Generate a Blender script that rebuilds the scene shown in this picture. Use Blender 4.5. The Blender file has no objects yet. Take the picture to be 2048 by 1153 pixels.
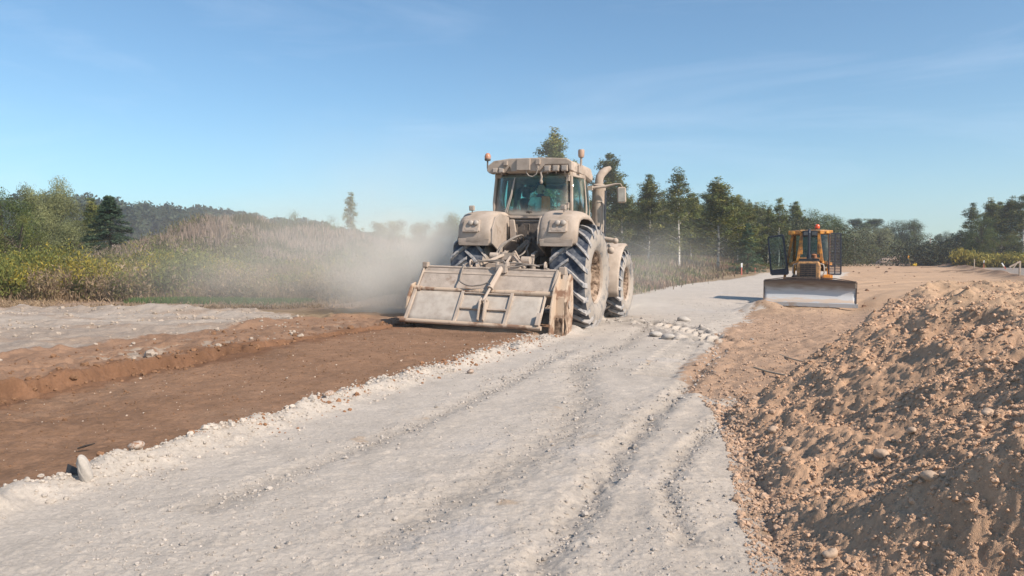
import bpy, bmesh, math, random
import numpy as np
from mathutils import Vector, Matrix, Euler
random.seed(7)
RNG = np.random.default_rng(11)
SC = bpy.context.scene
COL = SC.collection
PI = math.pi
R = math.radians
# ------------------------------------------------------------------ camera
QL = 1.0
CAM_H = 1.4; PITCH = math.atan(56.5/1479.0); F = 1479.0
cam_d = bpy.data.cameras.new("camera"); cam_d.lens = 26; cam_d.sensor_width = 36
cam_d.clip_end = 5000; cam_d.clip_start = 0.05
cam = bpy.data.objects.new("camera", cam_d); COL.objects.link(cam)
cam.location = (0, 0, CAM_H); cam.rotation_euler = (PI/2 - PITCH, 0, 0)
SC.camera = cam

def G(px, py, z=0.0):
    """ground point seen at a pixel of the photo, for measuring the site"""
    a = (px-1024)/F; b = -(py-576.5)/F
    dy = math.cos(PITCH)+b*math.sin(PITCH); dz = -math.sin(PITCH)+b*math.cos(PITCH)
    t = (z-CAM_H)/dz
    return (a*t, dy*t)
def GD(px, py, Y):
    a = (px-1024)/F; b = -(py-576.5)/F
    dy = math.cos(PITCH)+b*math.sin(PITCH); dz = -math.sin(PITCH)+b*math.cos(PITCH)
    t = Y/dy
    return (a*t, Y, CAM_H+dz*t)

# ------------------------------------------------------------------ tagging
def tag(o, label=None, cat=None, group=None, kind=None):
    if label: o["label"] = label
    if cat: o["category"] = cat
    if group: o["group"] = group
    if kind: o["kind"] = kind
    return o
def empty(name, loc=(0, 0, 0), rz=0.0, rx=0.0, ry=0.0):
    o = bpy.data.objects.new(name, None); COL.objects.link(o)
    o.empty_display_size = 0.2
    o.location = loc; o.rotation_euler = (rx, ry, rz)
    return o
def copy_tree(o, parent=None):
    c = o.copy(); COL.objects.link(c)
    if parent: c.parent = parent
    for ch in list(KIDS.get(o.name, [])):
        k = copy_tree(ch, c); KIDS.setdefault(c.name, []).append(k)
    return c
KIDS = {}

# ------------------------------------------------------------------ mesh builder
class MB:
    def __init__(s): s.v = []; s.f = []; s.m = []; s.mi = 0
    def add(s, vs, fs):
        b = len(s.v); s.v += [tuple(p) for p in vs]
        for f in fs: s.f.append(tuple(b+i for i in f)); s.m.append(s.mi)
    def box(s, c, d, rot=None, taper=1.0):
        x, y, z = d[0]/2, d[1]/2, d[2]/2
        P = [(-x,-y,-z),(x,-y,-z),(x,y,-z),(-x,y,-z),(-x*taper,-y*taper,z),(x*taper,-y*taper,z),(x*taper,y*taper,z),(-x*taper,y*taper,z)]
        M = Euler(rot).to_matrix() if rot else None
        P = [(M @ Vector(p) if M else Vector(p))+Vector(c) for p in P]
        s.add(P, [(0,3,2,1),(4,5,6,7),(0,1,5,4),(1,2,6,5),(2,3,7,6),(3,0,4,7)])
    def cyl(s, a, b, r0, r1=None, n=16, cap=True):
        if r1 is None: r1 = r0
        a = Vector(a); b = Vector(b); d = (b-a).normalized()
        u = d.cross(Vector((0, 0, 1)));
        if u.length < 1e-3: u = d.cross(Vector((1, 0, 0)))
        u.normalize(); w = d.cross(u)
        P = []
        for c, r in ((a, r0), (b, r1)):
            for i in range(n):
                t = 2*PI*i/n; P.append(c+u*math.cos(t)*r+w*math.sin(t)*r)
        Fc = [(i, (i+1) % n, n+(i+1) % n, n+i) for i in range(n)]
        if cap: Fc += [tuple(range(n-1, -1, -1)), tuple(range(n, 2*n))]
        s.add(P, Fc)
    def tube(s, pts, r, n=8, cap=True):
        pts = [Vector(p) for p in pts]; k = len(pts)
        rs = r if isinstance(r, (list, tuple)) else [r]*k
        P = []; u = None
        for i, p in enumerate(pts):
            d = (pts[min(i+1, k-1)]-pts[max(i-1, 0)]).normalized()
            if u is None:
                u = d.cross(Vector((0, 0, 1)))
                if u.length < 1e-2: u = d.cross(Vector((1, 0, 0)))
            u = (u-d*u.dot(d)).normalized(); w = d.cross(u)
            for j in range(n):
                t = 2*PI*j/n; P.append(p+(u*math.cos(t)+w*math.sin(t))*rs[i])
        Fc = [(i*n+j, i*n+(j+1) % n, (i+1)*n+(j+1) % n, (i+1)*n+j) for i in range(k-1) for j in range(n)]
        if cap: Fc += [tuple(range(n-1, -1, -1)), tuple(range((k-1)*n, k*n))]
        s.add(P, Fc)
    def bar(s, pts, w, h, up=(0, 0, 1)):
        pts = [Vector(p) for p in pts]; k = len(pts); P = []
        for i, p in enumerate(pts):
            d = (pts[min(i+1, k-1)]-pts[max(i-1, 0)]).normalized()
            sd = d.cross(Vector(up)).normalized(); n = sd.cross(d)
            P += [p+sd*w/2-n*h/2, p+sd*w/2+n*h/2, p-sd*w/2+n*h/2, p-sd*w/2-n*h/2]
        Fc = [(i*4+j, (i+1)*4+j, (i+1)*4+(j+1) % 4, i*4+(j+1) % 4) for i in range(k-1) for j in range(4)]
        Fc += [(0, 1, 2, 3), (k*4-1, k*4-2, k*4-3, k*4-4)]
        s.add(P, Fc)
    def lathe(s, prof, c, axis='x', n=48, closed=False):
        P = []
        for (r, h) in prof:
            for i in range(n):
                t = 2*PI*i/n; ca, sa = r*math.cos(t), r*math.sin(t)
                P.append({'x': (c[0]+h, c[1]+ca, c[2]+sa), 'y': (c[0]+ca, c[1]+h, c[2]+sa), 'z': (c[0]+ca, c[1]+sa, c[2]+h)}[axis])
        k = len(prof)
        Fc = [(i*n+j, i*n+(j+1) % n, ((i+1) % k)*n+(j+1) % n, ((i+1) % k)*n+j) for i in range(k if closed else k-1) for j in range(n)]
        s.add(P, Fc)
    def prism(s, poly, a0, a1, axis='x'):
        n = len(poly)
        def mk(u, v, a): return {'x': (a, u, v), 'y': (u, a, v), 'z': (u, v, a)}[axis]
        P = [mk(u, v, a0) for u, v in poly]+[mk(u, v, a1) for u, v in poly]
        s.add(P, [(i, (i+1) % n, n+(i+1) % n, n+i) for i in range(n)]+[tuple(range(n-1, -1, -1)), tuple(range(n, 2*n))])
    def ball(s, c, r, n=12, m=8, rot=None):
        r = (r, r, r) if isinstance(r, (int, float)) else r
        P = []; M = Euler(rot).to_matrix() if rot else None
        for i in range(m+1):
            ph = PI*i/m
            for j in range(n):
                t = 2*PI*j/n
                p = Vector((r[0]*math.sin(ph)*math.cos(t), r[1]*math.sin(ph)*math.sin(t), r[2]*math.cos(ph)))
                if M: p = M @ p
                P.append(p+Vector(c))
        s.add(P, [(i*n+j, (i+1)*n+j, (i+1)*n+(j+1) % n, i*n+(j+1) % n) for i in range(m) for j in range(n)])
    def sheet(s, rows, flip=False):
        k = len(rows); n = len(rows[0]); P = [p for r in rows for p in r]
        Fc = [(i*n+j, i*n+j+1, (i+1)*n+j+1, (i+1)*n+j) for i in range(k-1) for j in range(n-1)]
        if flip: Fc = [f[::-1] for f in Fc]
        s.add(P, Fc)
    def build(s, name, mats, parent=None, smooth=None, bevel=0.0, solid=0.0, seg=2, sub=0):
        me = bpy.data.meshes.new(name); me.from_pydata(s.v, [], s.f)
        if not isinstance(mats, (list, tuple)): mats = [mats]
        for m in mats: me.materials.append(m)
        if len(mats) > 1: me.polygons.foreach_set("material_index", s.m)
        bm = bmesh.new(); bm.from_mesh(me)
        bmesh.ops.remove_doubles(bm, verts=bm.verts, dist=1e-5)
        bmesh.ops.recalc_face_normals(bm, faces=bm.faces)
        bm.to_mesh(me); bm.free()
        if smooth is not None:
            me.polygons.foreach_set("use_smooth", [True]*len(me.polygons))
            me.set_sharp_from_angle(angle=R(smooth))
        me.update()
        o = bpy.data.objects.new(name, me); COL.objects.link(o)
        if parent: o.parent = parent; KIDS.setdefault(parent.name, []).append(o)
        if solid:
            md = o.modifiers.new("thick", "SOLIDIFY"); md.thickness = solid; md.offset = 0
        if bevel:
            md = o.modifiers.new("bevel", "BEVEL"); md.width = bevel; md.segments = seg; md.limit_method = 'ANGLE'; md.angle_limit = R(35)
        if sub:
            md = o.modifiers.new("sub", "SUBSURF"); md.levels = sub; md.render_levels = sub
        return o

def np_mesh(name, V, Fq, mat, col=None, smooth=False, parent=None, attr="Col"):
    """big mesh from arrays: V (n,3), Fq (m,3 or 4)"""
    me = bpy.data.meshes.new(name)
    n, m, k = len(V), len(Fq), Fq.shape[1]
    me.vertices.add(n); me.vertices.foreach_set("co", np.ascontiguousarray(V, np.float32).ravel())
    me.loops.add(m*k); me.loops.foreach_set("vertex_index", np.ascontiguousarray(Fq, np.int32).ravel())
    me.polygons.add(m); me.polygons.foreach_set("loop_start", np.arange(0, m*k, k, dtype=np.int32))
    me.polygons.foreach_set("use_smooth", np.full(m, smooth))
    if col is not None:
        a = me.color_attributes.new(name=attr, type='FLOAT_COLOR', domain='POINT')
        c = np.ones((n, 4), np.float32); c[:, :3] = col; a.data.foreach_set("color", c.ravel())
    me.update(calc_edges=True)
    if mat: me.materials.append(mat)
    o = bpy.data.objects.new(name, me); COL.objects.link(o)
    if parent: o.parent = parent; KIDS.setdefault(parent.name, []).append(o)
    return o

# ------------------------------------------------------------------ noise
def _h(i, j, s):
    h = (i*374761393+j*668265263+s*1442695041) & 0xffffffff
    h = ((h ^ (h >> 13))*1274126177) & 0xffffffff
    return ((h ^ (h >> 16)) & 0xffffff)/float(0xffffff)*2-1
def noise(x, y, s=0):
    xi = np.floor(x).astype(np.int64); yi = np.floor(y).astype(np.int64)
    fx = x-xi; fy = y-yi
    u = fx*fx*fx*(fx*(fx*6-15)+10); v = fy*fy*fy*(fy*(fy*6-15)+10)
    a = _h(xi, yi, s); b = _h(xi+1, yi, s); c = _h(xi, yi+1, s); d = _h(xi+1, yi+1, s)
    return (a*(1-u)+b*u)*(1-v)+(c*(1-u)+d*u)*v
def fbm(x, y, f, o=4, s=0, g=0.5):
    r = 0; a = 1.0; t = 0
    for k in range(o):
        ca, sa = math.cos(k*1.1), math.sin(k*1.1)
        r = r+a*noise((x*ca-y*sa)*f, (x*sa+y*ca)*f, s+k*17); t += a; a *= g; f *= 2.03
    return r/t
def sstep(a, b, x):
    t = np.clip((x-a)/(b-a), 0, 1); return t*t*(3-2*t)
def pdist(path, X, Y):
    """distance to polyline, signed side (+ = right of direction), arc position"""
    P = np.array(path, float); best = np.full(X.shape, 1e9); side = np.zeros(X.shape); S = np.zeros(X.shape); acc = 0
    for i in range(len(P)-1):
        ax, ay = P[i]; dx, dy = P[i+1]-P[i]; L = math.hypot(dx, dy)
        t = ((X-ax)*dx+(Y-ay)*dy)/(L*L); tc = np.clip(t, 0, 1)
        qx = X-(ax+tc*dx); qy = Y-(ay+tc*dy); d = np.sqrt(qx*qx+qy*qy)
        m = d < best-1e-9
        sg = np.sign((X-ax)*dy-(Y-ay)*dx)
        best = np.where(m, d, best); side = np.where(m, sg, side); S = np.where(m, acc+tc*L, S); acc += L
    return best, side, S
def sdpoly(poly, X, Y):
    """signed distance to polygon, positive inside"""
    P = np.array(poly, float); n = len(P); best = np.full(X.shape, 1e9); ins = np.zeros(X.shape, bool)
    for i in range(n):
        ax, ay = P[i]; bx, by = P[(i+1) % n]; dx, dy = bx-ax, by-ay
        t = np.clip(((X-ax)*dx+(Y-ay)*dy)/(dx*dx+dy*dy), 0, 1)
        d = np.hypot(X-ax-t*dx, Y-ay-t*dy); best = np.minimum(best, d)
        c = ((ay > Y) != (by > Y))
        with np.errstate(divide='ignore', invalid='ignore'):
            xx = ax+(Y-ay)*dx/(dy if abs(dy) > 1e-12 else 1e-12)
        ins ^= c & (X < xx)
    return np.where(ins, best, -best)

# ------------------------------------------------------------------ materials
def nodes(name):
    m = bpy.data.materials.new(name); m.use_nodes = True
    nt = m.node_tree; return m, nt, nt.nodes, nt.links, nt.nodes["Principled BSDF"]
def mat(name, col, rough=0.6, metal=0.0, var=0.25, scale=6.0, col2=None, thr=None, bump=0.0, bscale=60.0, det=4, spec=0.5, wear=None, coord="Object"):
    m, nt, N, L, B = nodes(name)
    tc = N.new("ShaderNodeTexCoord")
    nz = N.new("ShaderNodeTexNoise"); nz.inputs["Scale"].default_value = scale; nz.inputs["Detail"].default_value = det
    nz.inputs["Roughness"].default_value = 0.6
    L.new(tc.outputs[coord], nz.inputs["Vector"])
    cr = N.new("ShaderNodeValToRGB")
    lo, hi = thr if thr else (0.3, 0.7)
    cr.color_ramp.elements[0].position = lo; cr.color_ramp.elements[1].position = hi
    c2 = col2 if col2 else tuple(c*(1-var) for c in col)
    cr.color_ramp.elements[0].color = (*c2, 1); cr.color_ramp.elements[1].color = (*col, 1)
    L.new(nz.outputs["Fac"], cr.inputs["Fac"])
    out_c = cr.outputs["Color"]
    if wear:   # worn or grimy patches: colour, noise range, scale
        wc, wlo, whi, ws = wear
        wz = N.new("ShaderNodeTexNoise"); wz.inputs["Scale"].default_value = ws; wz.inputs["Detail"].default_value = 8; wz.inputs["Roughness"].default_value = .68
        ge = N.new("ShaderNodeNewGeometry"); L.new(ge.outputs["Position"], wz.inputs["Vector"])
        wr = N.new("ShaderNodeMapRange"); wr.inputs[1].default_value = wlo; wr.inputs[2].default_value = whi; L.new(wz.outputs["Fac"], wr.inputs[0])
        wm = N.new("ShaderNodeMix"); wm.data_type = 'RGBA'; wm.inputs["B"].default_value = (*wc, 1); L.new(wr.outputs[0], wm.inputs["Factor"]); L.new(out_c, wm.inputs["A"]); out_c = wm.outputs["Result"]
    L.new(out_c, B.inputs["Base Color"])
    B.inputs["Roughness"].default_value = rough; B.inputs["Metallic"].default_value = metal
    B.inputs["Specular IOR Level"].default_value = spec
    if bump:
        n2 = N.new("ShaderNodeTexNoise"); n2.inputs["Scale"].default_value = bscale; n2.inputs["Detail"].default_value = 5
        L.new(tc.outputs[coord], n2.inputs["Vector"])
        bp = N.new("ShaderNodeBump"); bp.inputs["Strength"].default_value = bump; bp.inputs["Distance"].default_value = 0.02
        L.new(n2.outputs["Fac"], bp.inputs["Height"]); L.new(bp.outputs["Normal"], B.inputs["Normal"])
    return m
def soil_mat(name, s1=45.0, s2=260.0, bump=0.6, dist=0.015, amt=0.18):
    m, nt, N, L, B = nodes(name)
    tc = N.new("ShaderNodeTexCoord"); at = N.new("ShaderNodeAttribute"); at.attribute_name = "Col"
    nz = N.new("ShaderNodeTexNoise"); nz.inputs["Scale"].default_value = s1; nz.inputs["Detail"].default_value = 6; nz.inputs["Roughness"].default_value = 0.7
    L.new(tc.outputs["Object"], nz.inputs["Vector"])
    mr = N.new("ShaderNodeMapRange"); mr.inputs[1].default_value = 0.25; mr.inputs[2].default_value = 0.75
    mr.inputs[3].default_value = 1-amt*1.4; mr.inputs[4].default_value = 1+amt
    L.new(nz.outputs["Fac"], mr.inputs[0])
    mx = N.new("ShaderNodeVectorMath"); mx.operation = 'SCALE'
    L.new(at.outputs["Color"], mx.inputs[0]); L.new(mr.outputs[0], mx.inputs["Scale"])
    L.new(mx.outputs[0], B.inputs["Base Color"])
    B.inputs["Roughness"].default_value = 0.97; B.inputs["Specular IOR Level"].default_value = 0.15
    n2 = N.new("ShaderNodeTexNoise"); n2.inputs["Scale"].default_value = s2; n2.inputs["Detail"].default_value = 4
    L.new(tc.outputs["Object"], n2.inputs["Vector"])
    ad = N.new("ShaderNodeMath"); ad.operation = 'ADD'; L.new(nz.outputs["Fac"], ad.inputs[0]); L.new(n2.outputs["Fac"], ad.inputs[1])
    bp = N.new("ShaderNodeBump"); bp.inputs["Strength"].default_value = bump; bp.inputs["Distance"].default_value = dist
    L.new(ad.outputs[0], bp.inputs["Height"]); L.new(bp.outputs["Normal"], B.inputs["Normal"])
    return m
def leaf_mat(name, trans=0.35, rough=0.6):
    m, nt, N, L, B = nodes(name)
    at = N.new("ShaderNodeAttribute"); at.attribute_name = "Col"
    ob = N.new("ShaderNodeObjectInfo")
    mr = N.new("ShaderNodeMapRange"); mr.inputs[3].default_value = 0.78; mr.inputs[4].default_value = 1.2
    L.new(ob.outputs["Random"], mr.inputs[0])
    mx = N.new("ShaderNodeVectorMath"); mx.operation = 'SCALE'
    L.new(at.outputs["Color"], mx.inputs[0]); L.new(mr.outputs[0], mx.inputs["Scale"])
    L.new(mx.outputs[0], B.inputs["Base Color"]); B.inputs["Roughness"].default_value = rough; B.inputs["Specular IOR Level"].default_value = 0.25
    tr = N.new("ShaderNodeBsdfTranslucent"); L.new(mx.outputs[0], tr.inputs["Color"])
    ms = N.new("ShaderNodeMixShader"); ms.inputs[0].default_value = trans
    L.new(B.outputs[0], ms.inputs[1]); L.new(tr.outputs[0], ms.inputs[2])
    L.new(ms.outputs[0], N["Material Output"].inputs["Surface"])
    return m
M_SOIL = soil_mat("soil")
M_CLOD = soil_mat("clod", 30, 140, 0.5, 0.01)
M_LEAF = leaf_mat("leaf", .18)
M_GRASS = leaf_mat("grass_blade", 0.3, 0.8)

# ------------------------------------------------------------------ light, sky
SUN_EL = R(40.0)
SUN_AZ = (0.78, -0.626)                     # where the sun stands, seen from above
sl = bpy.data.lights.new("sun", 'SUN'); sl.energy = 5.0; sl.angle = R(0.5); sl.color = (1.0, 0.89, 0.76)
so = bpy.data.objects.new("sun", sl); COL.objects.link(so)
sd = Vector((SUN_AZ[0]*math.cos(SUN_EL), SUN_AZ[1]*math.cos(SUN_EL), math.sin(SUN_EL)))
so.rotation_euler = sd.to_track_quat('Z', 'Y').to_euler(); so.location = (20, -10, 25)
W = bpy.data.worlds.new("World"); SC.world = W; W.use_nodes = True
wn = W.node_tree.nodes; wl = W.node_tree.links; bg = wn["Background"]
sky = wn.new("ShaderNodeTexSky"); sky.sky_type = 'NISHITA'; sky.sun_disc = False
sky.sun_elevation = SUN_EL; sky.sun_rotation = math.atan2(SUN_AZ[0], SUN_AZ[1])
sky.air_density = 1.0; sky.dust_density = 0.6; sky.ozone_density = 1.6; sky.altitude = 100
tcw = wn.new("ShaderNodeTexCoord"); mp = wn.new("ShaderNodeMapping")
mp.inputs["Rotation"].default_value = (0, R(-8), R(20)); mp.inputs["Scale"].default_value = (1.2, 3.0, 9.0)
nw = wn.new("ShaderNodeTexNoise"); nw.inputs["Scale"].default_value = 1.3; nw.inputs["Detail"].default_value = 7
nw.inputs["Roughness"].default_value = 0.62; nw.inputs["Distortion"].default_value = 0.9
rp = wn.new("ShaderNodeValToRGB"); rp.color_ramp.elements[0].position = 0.5; rp.color_ramp.elements[1].position = 0.85
rp.color_ramp.elements[1].color = (0.17, 0.17, 0.17, 1)
mxw = wn.new("ShaderNodeMix"); mxw.data_type = 'RGBA'; mxw.inputs["B"].default_value = (8.0, 8.6, 9.6, 1)
wl.new(tcw.outputs["Generated"], mp.inputs["Vector"]); wl.new(mp.outputs[0], nw.inputs["Vector"])
wl.new(nw.outputs["Fac"], rp.inputs["Fac"]); wl.new(rp.outputs["Color"], mxw.inputs["Factor"])
tint = wn.new("ShaderNodeMix"); tint.data_type = 'RGBA'; tint.blend_type = 'MULTIPLY'; tint.inputs["Factor"].default_value = 1; tint.inputs["B"].default_value = (.765, 1.0, 1.08, 1)
wl.new(sky.outputs[0], tint.inputs["A"]); wl.new(tint.outputs["Result"], mxw.inputs["A"]); wl.new(mxw.outputs["Result"], bg.inputs["Color"])
bg.inputs["Strength"].default_value = 0.115
SC.view_settings.view_transform = 'Standard'; SC.view_settings.look = 'None'
SC.view_settings.exposure = 0.32; SC.view_settings.gamma = 1.0
cy = SC.cycles
cy.use_denoising = True; cy.max_bounces = 6; cy.diffuse_bounces = 2; cy.glossy_bounces = 3
cy.transmission_bounces = 6; cy.transparent_max_bounces = 12; cy.volume_bounces = 2
cy.volume_step_rate = 2.0; cy.volume_max_steps = 128; cy.sample_clamp_indirect = 6
# ================================================================== TERRAIN
NEAR_EDGE = [(-6.5, -4.0), (-4.9, -0.5), (-2.91, 4.2), (-2.45, 5.05), (-2.14, 5.92), (-1.83, 7.12), (-1.30, 8.6), (-0.51, 10.27), (0.55, 12.9), (1.0, 14.2)]
TRW = 2.95
TRACK = [(0.9, 1.2), (1.15, 3.27), (1.43, 4.31), (1.72, 5.45), (1.92, 6.68), (2.14, 7.2), (1.85, 7.8), (2.1, 9.0), (2.5, 10.1), (3.4, 12.2), (4.07, 14.3), (5.3, 16.8),
         (6.66, 20.7), (8.7, 25.9), (13, 33), (20, 46), (30, 66), (27, 71), (22, 65), (16.3, 53), (11.5, 45), (8.3, 38.7), (4.9, 29.6), (2.4, 26), (0.8, 19), (-1.2, 14.6), (-4.6, 15.6), (-5.4, 17.8), (-9, 19.0), (-15, 19.2), (-40, 24), (-60, 30), (-30, 8), (-12, -4), (0.5, -5)]
PILE = [(0.75, -3), (0.9, 1.2), (1.17, 3.3), (1.45, 4.3), (1.68, 5.2), (1.97, 6.7), (2.1, 7.6), (2.6, 12), (14, 15), (14, -3)]
PILE_BACK = [(1.2, 6.2), (1.95, 6.8), (3.0, 7.62), (4.14, 8.80), (4.85, 9.55), (6, 10.2), (14, 12)]
EDGE_FAR_BROWN = [(-14.2, 2.2), (-6.9, 9.0), (-6.1, 10.8), (-5.3, 12.7), (-4.5, 14.2), (-3.9, 16.0), (-1.5, 22.0)]
RUTS = [ # path (photo px), width, depth
    ([G(1310, 640, .05), G(1240, 690, .05), G(1150, 725, .05), G(1166, 790, .05), G(1140, 850, .05), G(1040, 920, .05), G(930, 985, .05), G(760, 1080, .05)], 0.30, 0.030),
    ([G(1440, 700, .03), G(1375, 770, .03), G(1300, 840, .03), G(1230, 920, .03), G(1160, 1020, .03), G(1060, 1153, .03)], 0.17, 0.045),
    ([G(1130, 700, .05), G(1000, 770, .05), G(830, 850, .05), G(620, 930, .05), G(420, 1010, .05)], 0.20, 0.020),
    ([G(1470, 800, .0), G(1440, 850, .0), G(1400, 880, .0), G(1330, 980, .0), G(1370, 1100, 0)], 0.12, 0.03)]
LUGTRACK = [G(1215, 640, .05), G(1290, 645, .05), G(1350, 657, .05), G(1440, 690, .0)]
RIBTRACK = [G(1385, 680, .02), G(1345, 712, .02), G(1305, 752, .02)]

def terrain(X, Y):
    """height and albedo of the site, plus zone number"""
    D = np.hypot(X, Y)
    fine = np.clip(1.6-Y/30.0, 0, 1)
    wob = 0.10*fbm(X, Y, 1.7, 5, 3, .62)+0.06*fbm(X, Y, 7.0, 3, 5)
    wob2 = wob*np.clip(D/6, 1, 6)
    # base levels
    z = 0.05*fbm(X, Y, 0.16, 3, 21)*sstep(3, 12, D)
    z = z-0.04*sstep(6, 13, Y)*sstep(5, 2, X)*sstep(40, 18, Y)
    z = z-0.22*np.exp(-(((X-9.6)/4.0)**2+((Y-24.5)/5.0)**2))
    z = z+.16*np.maximum(fbm(X, Y, 1.1, 5, 16, .6), 0)*sstep(-7, -4.5, X)*sstep(1.5, -.5, X)*sstep(14.8, 16, Y)*sstep(23, 20, Y)
    # small push-up mound at the blade's left
    z = z+0.30*np.exp(-(((X-6.95)/0.7)**2+((Y-20.0)/0.8)**2))*(1+.5*fbm(X, Y, 2, 4, 17))
    z = z+0.5*sstep(45, 85, Y)
    # grey limed track
    edgew = 0.10*fbm(X, Y, 4.0, 4, 15, .6)
    tr = sdpoly(TRACK, X+wob2*1.6+edgew, Y+wob2)+edgew*.6
    grey = sstep(-0.05, 0.06, tr)
    z = z+0.04*sstep(-0.1, 0.5, tr)*(Y < 60)
    # trench
    d, side, s = pdist(NEAR_EDGE, X, Y)
    u = -d*side+wob*1.1+(.14*fbm(X, Y, 3.1, 4, 19, .6)+.12*fbm(X, Y, .9, 3, 20))*(d > .8)                             # >0 left of the near edge
    infar = sstep(15.6, 14.6, Y+0.36*X)
    far = 0.165*sstep(TRW-0.04, TRW+0.10, u+wob*.5)*sstep(24, 15, Y)
    z = z+far
    w_in = sstep(-0.02, 0.13, u)*sstep(TRW+0.10+wob*1.5, TRW-0.12+wob*1.5, u)*infar
    berm = np.exp(-((u+0.16)/0.17)**2)*infar*(0.10+0.10*fbm(X, Y, 2.3, 4, 8))*sstep(1.5, 4, Y)
    floor_z = 0.12*sstep(7.5, 12.5, Y)+0.03*sstep(0.5, 2.5, u)+0.020*fbm(X, Y, 2.4, 5, 9, .66)
    z = z+np.maximum(berm, -0.02)
    z = z*(1-w_in)+floor_z*w_in
    # far bank: tyre imprinted brown strip
    db, sb, s_b = pdist(EDGE_FAR_BROWN, X, Y)
    left_of_b = -db*sb
    bank = sstep(TRW-0.1, TRW+0.12, u+wob)*sstep(0.06, -0.06, left_of_b+wob2)*sstep(20, 15, Y)
    ucl = u-TRW
    lug = np.sin((s+0.9*np.abs(ucl-0.75))*2*PI/0.42)
    z = z+bank*(0.032*sstep(-0.2, 0.6, lug)*sstep(0.25, 0.45, ucl)*sstep(1.35, 1.1, ucl))
    z = z+bank*0.025*fbm(X, Y, 3.0, 5, 31, .6)+0.035*np.exp(-((left_of_b+0.1)/0.16)**2)*sstep(20, 14, Y)*sstep(TRW, TRW+.5, u)*(1+1.2*fbm(X, Y, 4, 4, 33))
    # ruts and prints
    rutd = np.zeros_like(X)
    for path, wd, dp in RUTS:
        rd, rs, ra = pdist(path, X+wob*0.6, Y)
        g = np.exp(-(rd/(wd*0.5))**2); sh = np.exp(-((rd-wd)/(wd*0.45))**2)
        z = z-dp*.75*g+dp*0.22*sh*(1+fbm(X, Y, 9, 3, 41))
        z = z+dp*0.45*np.exp(-(rd/wd)**2)*fbm(X, Y, 16, 3, 44, .6)*sstep(25, 8, D)
        rutd = np.maximum(rutd, g)
    ld, ls, la = pdist(LUGTRACK, X, Y)
    inl = sstep(0.36, 0.26, ld)
    lugw = np.tanh(2.5*np.sin((la+0.7*ld)*2*PI/0.38))*sstep(.35, .28, ld)*sstep(.02, .08, ld)
    z = z-inl*(0.045+0.075*lugw)+0.05*np.exp(-((ld-0.42)/0.1)**2)*(1+fbm(X, Y, 5, 3, 43))
    rd_, rs_, ra_ = pdist(RIBTRACK, X, Y)
    inr = sstep(0.27, 0.2, rd_)
    ribw = np.tanh(2*np.sin(ra_*2*PI/0.27))
    z = z-inr*(0.025+0.028*ribw)
    z = z+sstep(-2.5, -5, X)*grey*(.05*fbm(X, Y, 3.2, 4, 46, .65)+.13*fbm(X*.6, Y*1.3, .55, 5, 47, .6)+.20*np.exp(-((Y-18.3-1.2*fbm(X, Y, .25, 3, 48))/.55)**2)*(.6+fbm(X, Y, .8, 4, 49)))
    # general crumb relief
    crumb = fbm(X, Y, 5.0, 5, 51, .68)*0.009*(1+1.2*(1-grey))+np.maximum(noise(X*30, Y*30, 61)+.5*noise(X*8, Y*8, 63), 0.45)*0.011*fine+np.abs(noise(X*70, Y*70, 62))*0.005*fine
    z = z+crumb*(1-0.1*w_in)*fine
    # long soft undulation along the track
    al = X*0.93-Y*0.37
    z = z+0.003*noise(al*4.6, (X*.37+Y*.93)*0.5, 71)*grey*fine
    # sandy zones
    sand = sdpoly([(6.0, 16.0), (8.0, 23.5), (12.5, 31), (20, 47), (46, 112), (60, 200), (300, 420), (600, 600), (600, 20), (60, -10), (14, 6)], X+wob2*2, Y+wob2*2)
    sandm = sstep(-1.5, 1.5, sand)
    # swirling tracks on the sand
    cxs, cys = 60.0, -8.0
    rr = np.hypot(X-cxs, Y-cys)+2.5*fbm(X, Y, 0.03, 2, 81)
    sw = noise(rr*1.3, np.arctan2(Y-cys, X-cxs)*6, 82)
    sw2 = noise(rr*3.1, np.arctan2(Y-cys, X-cxs)*11, 83)
    brk = sstep(-0.1, 0.5, fbm(X, Y, 0.12, 3, 84))
    z = z+sandm*(0.08*sw+0.24*np.maximum(sw2-0.30, 0)*brk)*sstep(14, 24, Y)*sstep(200, 90, Y)
    dirt = sstep(-0.3, 0.3, -sdpoly(TRACK, X, Y))*sstep(1.0, 2.5, X)*sstep(24, 15, Y)
    z = z+dirt*(0.07*np.abs(fbm(X, Y, 1.6, 5, 91, .6))+0.03*np.maximum(noise(X*9, Y*9, 93), 0))
    # dark spoil ridge along the far side cut
    rd2, _, _ = pdist([G(1885, 541), G(1950, 549), G(2060, 563), G(2200, 575)], X, Y)
    ridge = np.exp(-(rd2/0.9)**2)*(0.6+.8*fbm(X, Y, .5, 4, 95))
    z = z+.38*ridge
    # left overgrown mound and gentle rises
    hx, hy = X+16.5, Y-44.0
    z = z+(2.75+.9*fbm(X, Y, .11, 3, 97))*np.exp(-((np.where(hx < 0, hx/5.5, hx/6.5))**2+(hy/7.0)**2))+(1.1+.6*fbm(X, Y, .15, 3, 98))*np.exp(-(((X+8)/7.5)**2+((Y-47)/7)**2))
    z = z+sstep(150, 420, Y)*sstep(20, -150, X)*14
    z = z+0.9*np.exp(-(((X+3.6)/1.3)**2+((Y-23.0)/0.8)**2))*0.4
    # ---------------- albedo
    c = lambda *a: np.array(a)[None, :]
    n1 = fbm(X, Y, 0.9, 5, 101, .6)[:, None]; n2 = fbm(X, Y, 6.0, 4, 102, .6)[:, None]; n3 = noise(X*30, Y*30, 103)[:, None]
    n4 = fbm(X, Y, 0.25, 3, 104)[:, None]
    g_ = c(.50, .435, .372)*(1+0.10*n1+0.13*n2)
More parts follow.
